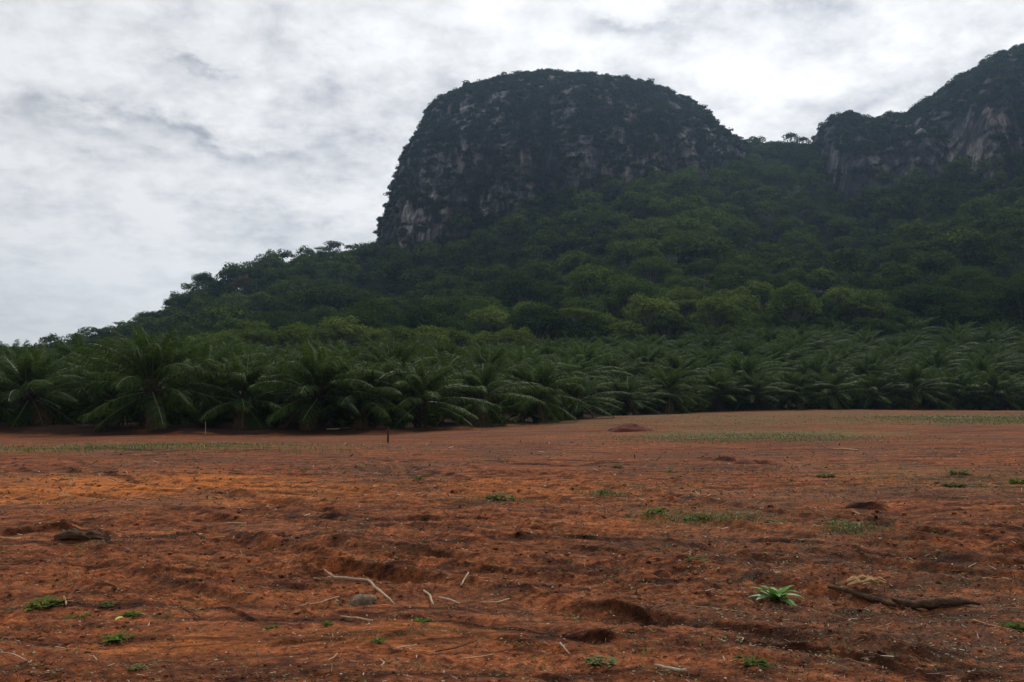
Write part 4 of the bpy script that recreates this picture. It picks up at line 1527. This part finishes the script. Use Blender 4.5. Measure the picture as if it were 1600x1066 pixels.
# ------------------------------------------------------------------ weeds
def blade_leaf(buf, base, az, length, width, e0, droop, seg=5, cup=0.12):
    P_, W = [], []
    p = np.array(base, float)
    o = np.array([math.cos(az), math.sin(az), 0])
    sd = np.array([-math.sin(az), math.cos(az), 0])
    V_ = []
    for i in range(seg + 1):
        t = i / seg
        e = e0 - droop * t
        w = width * (math.sin(PI * min(1, 0.10 + 0.9 * t)) ** 0.7 if t < 1 else 0.02) * 0.5
        n = np.array([-math.sin(e) * o[0], -math.sin(e) * o[1], math.cos(e)])
        V_ += [p - sd * w + n * w * cup * 3, p.copy(), p + sd * w + n * w * cup * 3]
        p = p + (length / seg) * (o * math.cos(e) + np.array([0, 0, math.sin(e)]))
    Q_ = []
    for i in range(seg):
        a = i * 3
        Q_ += [(a, a + 1, a + 4, a + 3), (a + 1, a + 2, a + 5, a + 4)]
    buf.add(V_, Q_)


def seedling():
    p = gpt(1213, 949)
    e = D.objects.new('seedling', None)
    COL.objects.link(e)
    e.location = p
    tag(e, 'bright green broad-leaved seedling growing alone on the soil', 'plant')
    rng = np.random.default_rng(12)
    for k in range(15):
        b = Buf()
        az = 2.39996 * k + 0.3
        inner = k / 15
        blade_leaf(b, (0, 0, 0.015 + 0.012 * inner), az, (0.27 - 0.09 * inner) * (0.85 + 0.3 * rng.random()), 0.078 - 0.014 * inner, 0.12 + 0.75 * inner + 0.2 * rng.random(), 0.5 + 0.5 * rng.random())
        pale = math.cos(az) < -0.35 and inner < 0.6
        o = link('leaf', b.mesh('seedling_leaf', M['pale_leaf' if pale else 'bright_leaf'], True), e)
        if pale:
            o['label'] = 'pale silvery green leaf'
    b = Buf()
    tube(b, [(0, 0, -0.02), (0, 0, 0.02), (0.002, 0, 0.05)], [0.014, 0.013, 0.008], 6)
    link('stem', b.mesh('seedling_stem', M['weed'], True), e)


seedling()


def weed_mesh(seed, n=22, r=0.12, h=0.10, lw=0.03, ll=0.07, mat='weed'):
    rng = np.random.default_rng(seed)
    b = Buf()
    for k in range(n):
        a = rng.random() * 2 * PI
        q = r * math.sqrt(rng.random())
        bx, by = q * math.cos(a), q * math.sin(a)
        hz = h * rng.random() * (1 - 0.5 * q / r)
        tube(b, [(bx * 0.4, by * 0.4, -0.01), (bx, by, hz)], [0.0035, 0.002], 4)
        for j in range(3):
            blade_leaf(b, (bx, by, hz), rng.random() * 2 * PI, ll * (0.6 + 0.7 * rng.random()), lw * (0.7 + 0.6 * rng.random()), 0.7 * rng.random(), 0.8 * rng.random(), 3)
    return b.mesh('weed', M[mat], False)


WEEDS = [weed_mesh(1300 + i, 20 + 6 * (i % 3), 0.10 + 0.03 * (i % 3), 0.08 + 0.03 * (i % 2), 0.028, 0.07, ('weed', 'weed', 'weed_grey')[i % 3]) for i in range(6)]
SMALL_WEEDS = [weed_mesh(1400 + i, 5 + i, 0.05, 0.04, 0.022, 0.055, ('weed', 'weed_grey', 'weed')[i % 3]) for i in range(4)]

BIG_WEEDS = [
    (62, 956, 1, 1.25, 'large leafy green weed beside the stubby orange stick'),
    (183, 1002, 0, 1.0, 'spreading green weed with pale leaf tips in the lower left'),
    (208, 968, 3, 0.75, 'dark green weed behind the one with pale leaf tips'),
    (120, 970, 4, 0.65, 'small round bright green weed right of the large leafy weed'),
    (170, 953, 5, 0.55, 'small sparse weed between the larger left-hand weeds'),
    (1178, 1058, 3, 0.9, 'grey-green weed at the bottom edge below a forked twig'),
    (942, 1050, 2, 0.7, 'small grey weed left of the whitish stick at the bottom'),
    (590, 1013, 0, 0.6, 'little pair of green sprouts in the lower middle'),
    (660, 975, 4, 0.5, 'tiny bright green sprout below the short straight stick'),
    (1592, 985, 1, 1.0, 'green weed cut off by the right frame side'),
    (945, 776, 0, 1.9, 'isolated low green weed patch in the middle distance'),
    (1020, 812, 1, 1.6, 'left end of the broad weed patch right of the centre'),
    (1590, 760, 3, 2.4, 'bushy green weed in the middle distance at the right frame side'),
    (1490, 765, 4, 1.7, 'lone green weed left of the bushy one at the right'),
    (1290, 748, 2, 1.6, 'grey weed tuft far off in the right half of the field'),
    (1500, 744, 5, 2.0, 'pale grass tuft far off near the right side'),
    (780, 786, 5, 1.9, 'low dull green weed patch above the field centre'),
    (650, 753, 1, 1.3, 'small flat weed right of the orange soil'),
    (1045, 740, 0, 1.9, 'faint green weed patch far off right of the middle'),
    (965, 733, 3, 1.4, 'dark little weed patch near the earth heap'),
    (1370, 833, 2, 1.5, 'right half of the pale grey weed clump'),
    (1315, 830, 5, 1.5, 'left half of the pale grey weed clump'),
    (123, 868, 3, 0.6, 'little green weed below the uprooted stump'),
    (125, 852, 0, 0.7, 'green weed growing against the uprooted stump'),
    (1090, 887, 2, 0.9, 'low grey weed left above the bright seedling'),
    (1085, 815, 3, 1.7, 'middle of the broad weed patch right of the centre'),
    (1140, 817, 0, 1.4, 'right end of the broad weed patch right of the centre'),
    (1212, 822, 2, 1.4, 'grey green weed beside the pale chips right of the broad patch'),
    (958, 912, 5, 0.5, 'sparse weed sprig right of the field centre'),
    (425, 985, 4, 0.45, 'bluish green sprig beside a shaded clod'),
    (512, 978, 3, 0.5, 'three-bladed green sprout below the long tan stick'),
    (215, 1053, 5, 0.4, 'tiny dark sprig near the bottom left'),
]
for i, (px, py, k, sc, lab) in enumerate(BIG_WEEDS):
    o = place(WEEDS[k], 'weed', px, py, i * 1.1, sc * 0.8)
    o.scale = (sc * 0.9, sc * 0.8, sc * 0.55)
    tag(o, lab, 'weed', 'weeds growing on the field')

o = place(None, 'yellow_leaf', 187, 979, 0.3, 1.0, 0.012) if False else None
b = Buf()
blade_leaf(b, (-0.03, 0, 0.02), 0.4, 0.065, 0.05, 0.3, 0.5, 4)
o = place(b.mesh('yellow_leaf', M['yellow'], True), 'yellow_leaf', 187, 980, 0.3, 1.0, 0.01)
tag(o, 'fallen yellow-green leaf behind the weed with pale tips', 'leaf')


# ------------------------------------------------------------------ ground masses: clods, pebbles, litter, grass
def scatter_px(n, rng, y_lo=690, y_hi=1085, x_lo=-60, x_hi=1660, power=1.0):
    """points of the field, even over the picture band they are seen in"""
    py = y_lo + (y_hi - y_lo) * rng.random(n) ** power
    px = x_lo + (x_hi - x_lo) * rng.random(n)
    k = CAM_Z / np.maximum((py - 640) / F, 1e-3)
    y = k
    x = (px - 800) / F * k
    return x, y


def lump_template(seed, sub=1):
    import bmesh
    bm = bmesh.new()
    bmesh.ops.create_icosphere(bm, subdivisions=sub, radius=1)
    V_ = np.array([v.co[:] for v in bm.verts])
    T_ = np.array([[v.index for v in f.verts] for f in bm.faces])
    bm.free()
    r = np.random.default_rng(seed)
    V_ = V_ * (0.65 + 0.6 * r.random((len(V_), 1))) * np.array([1.0, 0.8, 0.6])
    return V_, T_


def lumps(name, n, smin, smax, mat, label, cat, seed, mask=None, power=1.0, sub=1, y_lo=690, sink=0.3, shade=False):
    rng = np.random.default_rng(seed)
    x, y = scatter_px(n, rng, y_lo=y_lo, power=power)
    if mask is not None:
        k = rng.random(n) < mask(x, y)
        x, y = x[k], y[k]
    z = ground(x, y)
    tp = [lump_template(seed + i, sub) for i in range(7)]
    Vs, Ts, c = [], [], 0
    far = np.clip(y / 9, 0.7, 1.7)
    for i in range(len(x)):
        V_, T_ = tp[i % 7]
        s_ = (smin + (smax - smin) * rng.random() ** 2.5) * far[i]
        a = rng.random() * 6.28
        R = np.array([[math.cos(a), -math.sin(a), 0], [math.sin(a), math.cos(a), 0], [0, 0, 1]]) * s_
        Vs.append(V_ @ R.T + np.array([x[i], y[i], z[i] + s_ * (0.5 - sink) * 0.6]))
        Ts.append(T_ + c)
        c += len(V_)
    o = link(name, mesh(name, np.concatenate(Vs), None, np.concatenate(Ts), mat, shade))
    tag(o, label, cat, kind='stuff')


lumps('soil_clods', 8000, 0.006, 0.034, M['soil'], 'loose crumbly red soil clods strewn over the bulldozed field', 'soil', 1501, lambda x, y: 0.15 + 0.85 * roughness_mask(x, y), 0.8)
lumps('pebbles', 1500, 0.005, 0.020, M['wood_pale'], 'small pale stones and chips strewn over the soil', 'pebbles', 1601, None, 0.75)


def litter():
    rng = np.random.default_rng(77)
    n = 40000
    x, y = scatter_px(n, rng, power=0.8)
    dens = smooth((fbm2(x / 3.4, y / 3.4, 4, 141) + 0.25) / 0.5)
    k = rng.random(n) < 0.2 + 0.8 * dens
    x, y = x[k], y[k]
    z = ground(x, y)
    n = len(x)
    far = np.clip(y / 9, 0.7, 2.6)
    ln = (0.015 + 0.11 * rng.random(n) ** 4) * far
    w = (0.0025 + 0.006 * rng.random(n) ** 3) * far
    a = rng.random(n) * 2 * PI
    t = np.stack([np.cos(a), np.sin(a), 0.35 * rng.normal(size=n)], 1)
    t = unit(t)
    sd = unit(np.cross(t, unit(np.stack([0.3 * rng.normal(size=n), 0.3 * rng.normal(size=n), np.ones(n)], 1))))
    up = np.cross(sd, t)
    c = np.stack([x, y, z + 0.006 * far], 1)
    h = ln[:, None] / 2
    ww = w[:, None]
    V_ = np.stack([c - t * h - sd * ww, c - t * h + sd * ww, c + t * h + sd * ww * .5, c + t * h - sd * ww * .5,
                   c - t * h + up * ww, c + t * h + up * ww * .7], 1).reshape(-1, 3)
    i = np.arange(n) * 6
    Q_ = np.concatenate([np.stack([i, i + 4, i + 5, i + 3], 1), np.stack([i + 1, i + 2, i + 5, i + 4], 1), np.stack([i, i + 3, i + 2, i + 1], 1)])
    m, nt = new_mat('dry_litter')
    out = N(nt, 'ShaderNodeOutputMaterial')
    geo = N(nt, 'ShaderNodeNewGeometry')
    cc = ramp(nt, geo.outputs['Random Per Island'], [(0.0, (0.03, 0.017, 0.011, 1)), (0.40, (0.08, 0.04, 0.022, 1)), (0.70, (0.20, 0.11, 0.06, 1)), (0.90, (0.36, 0.24, 0.13, 1)), (1.0, (0.66, 0.54, 0.40, 1))])
    pr = N(nt, 'ShaderNodeBsdfPrincipled')
    pr.inputs['Roughness'].default_value = 0.85
    L(nt, cc, pr.inputs['Base Color'])
    L(nt, pr.outputs[0], out.inputs['Surface'])
    o = link('litter', mesh('litter', V_, Q_, None, m))
    tag(o, 'bits of straw, bark and dry stalks littering the red soil', 'litter', kind='stuff')


litter()


def grass():
    rng = np.random.default_rng(88)
    X_, Y_, S_ = [], [], []

    def patch(px, py, w, h, n, s):
        a = rng.normal(size=(n, 2)) * 0.5
        qx = px + a[:, 0] * w
        qy = py + a[:, 1] * h
        k = CAM_Z / np.maximum((qy - 640) / F, 0.004)
        X_.append((qx - 800) / F * k); Y_.append(k); S_.append(np.full(n, s))
    patch(220, 704, 330, 9, 2600, 0.16)
    patch(1100, 812, 110, 7, 900, 0.09)
    patch(1335, 832, 60, 8, 500, 0.09)
    patch(780, 784, 90, 5, 350, 0.08)
    patch(945, 775, 40, 3, 250, 0.09)
    patch(1400, 752, 280, 20, 500, 0.09)
    for k in range(150):
        patch(1600 * rng.random(), 720 + 330 * rng.random(), 34, 5, 14, 0.045)
    x, y, s_ = np.concatenate(X_), np.concatenate(Y_), np.concatenate(S_)
    # grassy strip and far right corner, laid out on the plan
    for (ax, ay, bx, by, w, n, sz) in ((*gpt(1040, 687)[:2], *gpt(1320, 684)[:2], 5.5, 4200, 0.12), (*gpt(1480, 657)[:2], *gpt(1660, 655)[:2], 9, 5000, 0.20), (12, 70, 66, 84, 14, 4200, 0.12)):
        t = rng.random(n)
        x = np.concatenate([x, ax + (bx - ax) * t + rng.normal(size=n) * w * 0.4])
        y = np.concatenate([y, ay + (by - ay) * t + rng.normal(size=n) * w * 0.6])
        s_ = np.concatenate([s_, np.full(n, sz)])
    k = y < edge_y(x, y) - 1
    x, y, s_ = x[k], y[k], s_[k]
    z = ground(x, y)
    n = len(x)
    a = rng.random(n) * 2 * PI
    o = np.stack([np.cos(a), np.sin(a), 0 * a], 1)
    sd = np.stack([-np.sin(a), np.cos(a), 0 * a], 1)
    ln = (s_ * (0.5 + 0.8 * rng.random(n)))[:, None]
    lean = (0.3 + 0.8 * rng.random(n))[:, None]
    w = np.maximum(0.05 * ln, 0.0008 * y[:, None] * 0.5)
    c = np.stack([x, y, z - 0.005], 1)
    up = np.array([0, 0, 1.0])
    mid = c + ln * 0.5 * (up * 0.85 + o * lean * 0.5)
    tip = mid + ln * 0.5 * (up * 0.35 + o * lean)
    V_ = np.stack([c - sd * w, c + sd * w, mid + sd * w * 0.8, mid - sd * w * 0.8, tip + sd * w * 0.1, tip - sd * w * 0.1], 1).reshape(-1, 3)
    i = np.arange(n) * 6
    Q_ = np.concatenate([np.stack([i, i + 1, i + 2, i + 3], 1), np.stack([i + 3, i + 2, i + 4, i + 5], 1)])
    # ragged little leafy sprigs among the blades
    cl = 230
    qx, qy = scatter_px(cl, rng, y_lo=715)
    kx = np.repeat(qx, 16) + rng.normal(size=cl * 16) * np.repeat(0.03 + 0.12 * rng.random(cl), 16)
    ky = np.repeat(qy, 16) + rng.normal(size=cl * 16) * np.repeat(0.03 + 0.12 * rng.random(cl), 16)
    nl = len(kx)
    pp = np.stack([kx, ky, ground(kx, ky) + 0.012 + 0.02 * rng.random(nl)], 1)
    V3, Q3 = leaf_quads(pp, unit(rng.normal(size=(nl, 3)) * 0.45 + np.array([0, 0, 1.0])), 0.03 * np.clip(ky / 9, 0.8, 2.2), rng, 0.5)
    Q_ = np.concatenate([Q_, Q3 + len(V_)])
    V_ = np.concatenate([V_, V3])
    ob = link('grass', mesh('grass', V_, Q_, None, M['grass']))
    tag(ob, 'sparse low grass in thin strips and patches on the field', 'grass', kind='stuff')


grass()

# ------------------------------------------------------------------ air
def haze():
    m, nt = new_mat('haze_air')
    out = N(nt, 'ShaderNodeOutputMaterial')
    v = N(nt, 'ShaderNodeVolumePrincipled')
    v.inputs['Color'].default_value = (0.46, 0.68, 1.0, 1)
    v.inputs['Density'].default_value = 0.00019
    v.inputs['Anisotropy'].default_value = 0.72
    L(nt, v.outputs[0], out.inputs['Volume'])
    x0, x1, y0, y1, z0, z1 = -1500, 1500, -1500, 1500, -14, 215
    V_ = [(x0, y0, z0), (x1, y0, z0), (x1, y1, z0), (x0, y1, z0), (x0, y0, z1), (x1, y0, z1), (x1, y1, z1), (x0, y1, z1)]
    Q_ = [(0, 3, 2, 1), (4, 5, 6, 7), (0, 1, 5, 4), (1, 2, 6, 5), (2, 3, 7, 6), (3, 0, 4, 7)]
    o = link('haze', mesh('haze', V_, Q_, None, m))
    tag(o, 'thin bluish haze in the air over the whole valley', 'haze', kind='stuff')


haze()

# ------------------------------------------------------------------ sky, sun, camera
SUN_AZ = math.radians(17)        # right of the view direction
SUN_EL = math.radians(47)
sun_dir = Vector((math.sin(SUN_AZ) * math.cos(SUN_EL), math.cos(SUN_AZ) * math.cos(SUN_EL), math.sin(SUN_EL)))


def build_sky():
    w = D.worlds.new('World')
    scene.world = w
    w.use_nodes = True
    nt = w.node_tree
    nt.nodes.clear()
    out = N(nt, 'ShaderNodeOutputWorld')
    bg = N(nt, 'ShaderNodeBackground')
    S = 0.1
    bg.inputs['Strength'].default_value = S
    sky = N(nt, 'ShaderNodeTexSky')
    sky.sky_type = 'NISHITA'
    sky.sun_disc = False
    sky.sun_elevation = SUN_EL
    sky.sun_rotation = SUN_AZ
    tc = N(nt, 'ShaderNodeTexCoord')
    d = tc.outputs['Generated']
    sep = N(nt, 'ShaderNodeSeparateXYZ')
    L(nt, d, sep.inputs[0])
    z = math_n(nt, 'MAXIMUM', sep.outputs['Z'], 0.0)
    den = math_n(nt, 'ADD', z, 0.30)
    cx = math_n(nt, 'DIVIDE', sep.outputs['X'], den)
    cy = math_n(nt, 'DIVIDE', sep.outputs['Y'], den)
    cmb = N(nt, 'ShaderNodeCombineXYZ')
    L(nt, cx, cmb.inputs[0]); L(nt, cy, cmb.inputs[1])
    p = cmb.outputs[0]
    mp = N(nt, 'ShaderNodeMapping')
    mp.inputs['Rotation'].default_value = (0, 0, math.radians(-14))
    mp.inputs['Scale'].default_value = (1.0, 1.0, 1)
    mp.inputs['Location'].default_value = (3.7, 1.9, 0)
    L(nt, p, mp.inputs['Vector'])
    q = mp.outputs[0]
    big = noise_n(nt, q, 1.7, 5, 0.5, 0.15)
    med = noise_n(nt, q, 6.2, 8, 0.58, 0.15)
    fin = noise_n(nt, q, 17.0, 7, 0.62, 0.1)
    t = math_n(nt, 'MULTIPLY_ADD', med, 0.55, math_n(nt, 'MULTIPLY', big, 0.55))
    t = math_n(nt, 'MULTIPLY_ADD', fin, 0.34, t)            # centre about 0.6
    t = math_n(nt, 'SUBTRACT', t, 0.150)
    yy = math_n(nt, 'MAXIMUM', sep.outputs['Y'], 0.05)
    az = math_n(nt, 'DIVIDE', sep.outputs['X'], yy)
    el = math_n(nt, 'DIVIDE', sep.outputs['Z'], yy)
    wob = math_n(nt, 'MULTIPLY_ADD', med, 0.10, -0.05)
    el = math_n(nt, 'ADD', el, wob)
    az = math_n(nt, 'ADD', az, math_n(nt, 'MULTIPLY', wob, 1.6))

    def bank(px, py, w, h, k, tilt=0.0):
        """a thinner (k<0) or thicker (k>0) bank of cloud in one part of the sky"""
        r = ray(px, py)
        a0, e0 = r[0] / r[1], r[2] / r[1]
        da = math_n(nt, 'SUBTRACT', az, a0)
        de = math_n(nt, 'MULTIPLY_ADD', da, tilt, math_n(nt, 'SUBTRACT', el, e0))
        qa = math_n(nt, 'POWER', math_n(nt, 'ABSOLUTE', math_n(nt, 'DIVIDE', da, w / F)), 2.0)
        qe = math_n(nt, 'POWER', math_n(nt, 'ABSOLUTE', math_n(nt, 'DIVIDE', de, h / F)), 2.0)
        return math_n(nt, 'MULTIPLY', math_n(nt, 'EXPONENT', math_n(nt, 'MULTIPLY', math_n(nt, 'ADD', qa, qe), -1.0)), k)
    for args in ((150, 190, 230, 26, -0.13, 0.1), (350, 228, 90, 16, -0.13, 0.35), (300, 105, 50, 12, -0.12, 0.4), (970, 42, 70, 14, -0.17, 0.1), (60, 255, 120, 12, -0.06, 0), (1330, 165, 120, 45, -0.13, -0.3), (1500, 95, 150, 40, -0.09, -0.1), (1160, 25, 180, 16, -0.04, 0),
                 (1180, 110, 110, 75, 0.09, 0), (600, 60, 240, 60, 0.06, 0), (300, 300, 300, 40, 0.03, 0), (480, 350, 160, 18, -0.05, 0.1), (130, 100, 70, 22, -0.03, 0)):
        t = math_n(nt, 'ADD', t, bank(*args))
    lowf = N(nt, 'ShaderNodeMapRange')
    lowf.inputs['From Min'].default_value = 0.03
    lowf.inputs['From Max'].default_value = 0.22
    L(nt, sep.outputs['Z'], lowf.inputs['Value'])
    # contrast fades towards the horizon
    t = mixc(nt, lowf.outputs[0], math_n(nt, 'MULTIPLY_ADD', t, 0.35, 0.355), t)
    cl = ramp(nt, t, [(0.34, (0.42, 0.43, 0.47, 1)), (0.44, (0.63, 0.637, 0.66, 1)), (0.51, (0.78, 0.783, 0.79, 1)), (0.57, (0.88, 0.88, 0.878, 1)), (0.65, (1.0, 0.995, 0.985, 1))])
    # forward-scattered glow of the veiled sun
    vm = N(nt, 'ShaderNodeVectorMath', operation='DOT_PRODUCT')
    L(nt, d, vm.inputs[0])
    gd = Vector((math.sin(math.radians(15)) * math.cos(math.radians(25)), math.cos(math.radians(15)) * math.cos(math.radians(25)), math.sin(math.radians(25))))
    vm.inputs[1].default_value = sun_dir
    vg = N(nt, 'ShaderNodeVectorMath', operation='DOT_PRODUCT')
    L(nt, d, vg.inputs[0])
    vg.inputs[1].default_value = gd
    g = math_n(nt, 'POWER', math_n(nt, 'MAXIMUM', vg.outputs['Value'], 0.0), 10.0)
    broad = math_n(nt, 'MULTIPLY_ADD', vm.outputs['Value'], 0.43, 0.515)   # the side away from the sun is duller
    gl = math_n(nt, 'MULTIPLY_ADD', g, 0.09, broad)
    comb = N(nt, 'ShaderNodeVectorMath', operation='SCALE')
    L(nt, cl, comb.inputs[0]); L(nt, gl, comb.inputs['Scale'])
    sc = N(nt, 'ShaderNodeVectorMath', operation='SCALE')
    L(nt, comb.outputs[0], sc.inputs[0])
    sc.inputs['Scale'].default_value = 1 / S
    col = mixc(nt, 0.94, sky.outputs[0], sc.outputs[0])
    L(nt, col, bg.inputs['Color'])
    L(nt, bg.outputs[0], out.inputs['Surface'])


build_sky()
sl = D.lights.new('sun', 'SUN')
sl.energy = 1.5
sl.angle = math.radians(11)
sl.color = (1.0, 0.95, 0.87)
so = D.objects.new('sun', sl)
COL.objects.link(so)
so.rotation_euler = (-sun_dir).to_track_quat('-Z', 'Y').to_euler()

cam = D.cameras.new('camera')
cam.sensor_width = 36.0
cam.lens = 36.0 * F / 1600
cam.clip_start = 0.1
cam.clip_end = 5000
co = D.objects.new('camera', cam)
COL.objects.link(co)
co.location = (0, 0, CAM_Z)
co.rotation_euler = (PI / 2 + PITCH, 0, 0)
scene.camera = co

vs = scene.view_settings
vs.view_transform = 'Standard'
vs.look = 'None'
vs.exposure = 0.2
vs.gamma = 1
cy = scene.cycles
cy.use_denoising = True
cy.max_bounces = 6
cy.diffuse_bounces = 3
cy.glossy_bounces = 2
cy.transmission_bounces = 3
cy.transparent_max_bounces = 6
cy.volume_bounces = 0
cy.use_adaptive_sampling = True
cy.adaptive_threshold = 0.01
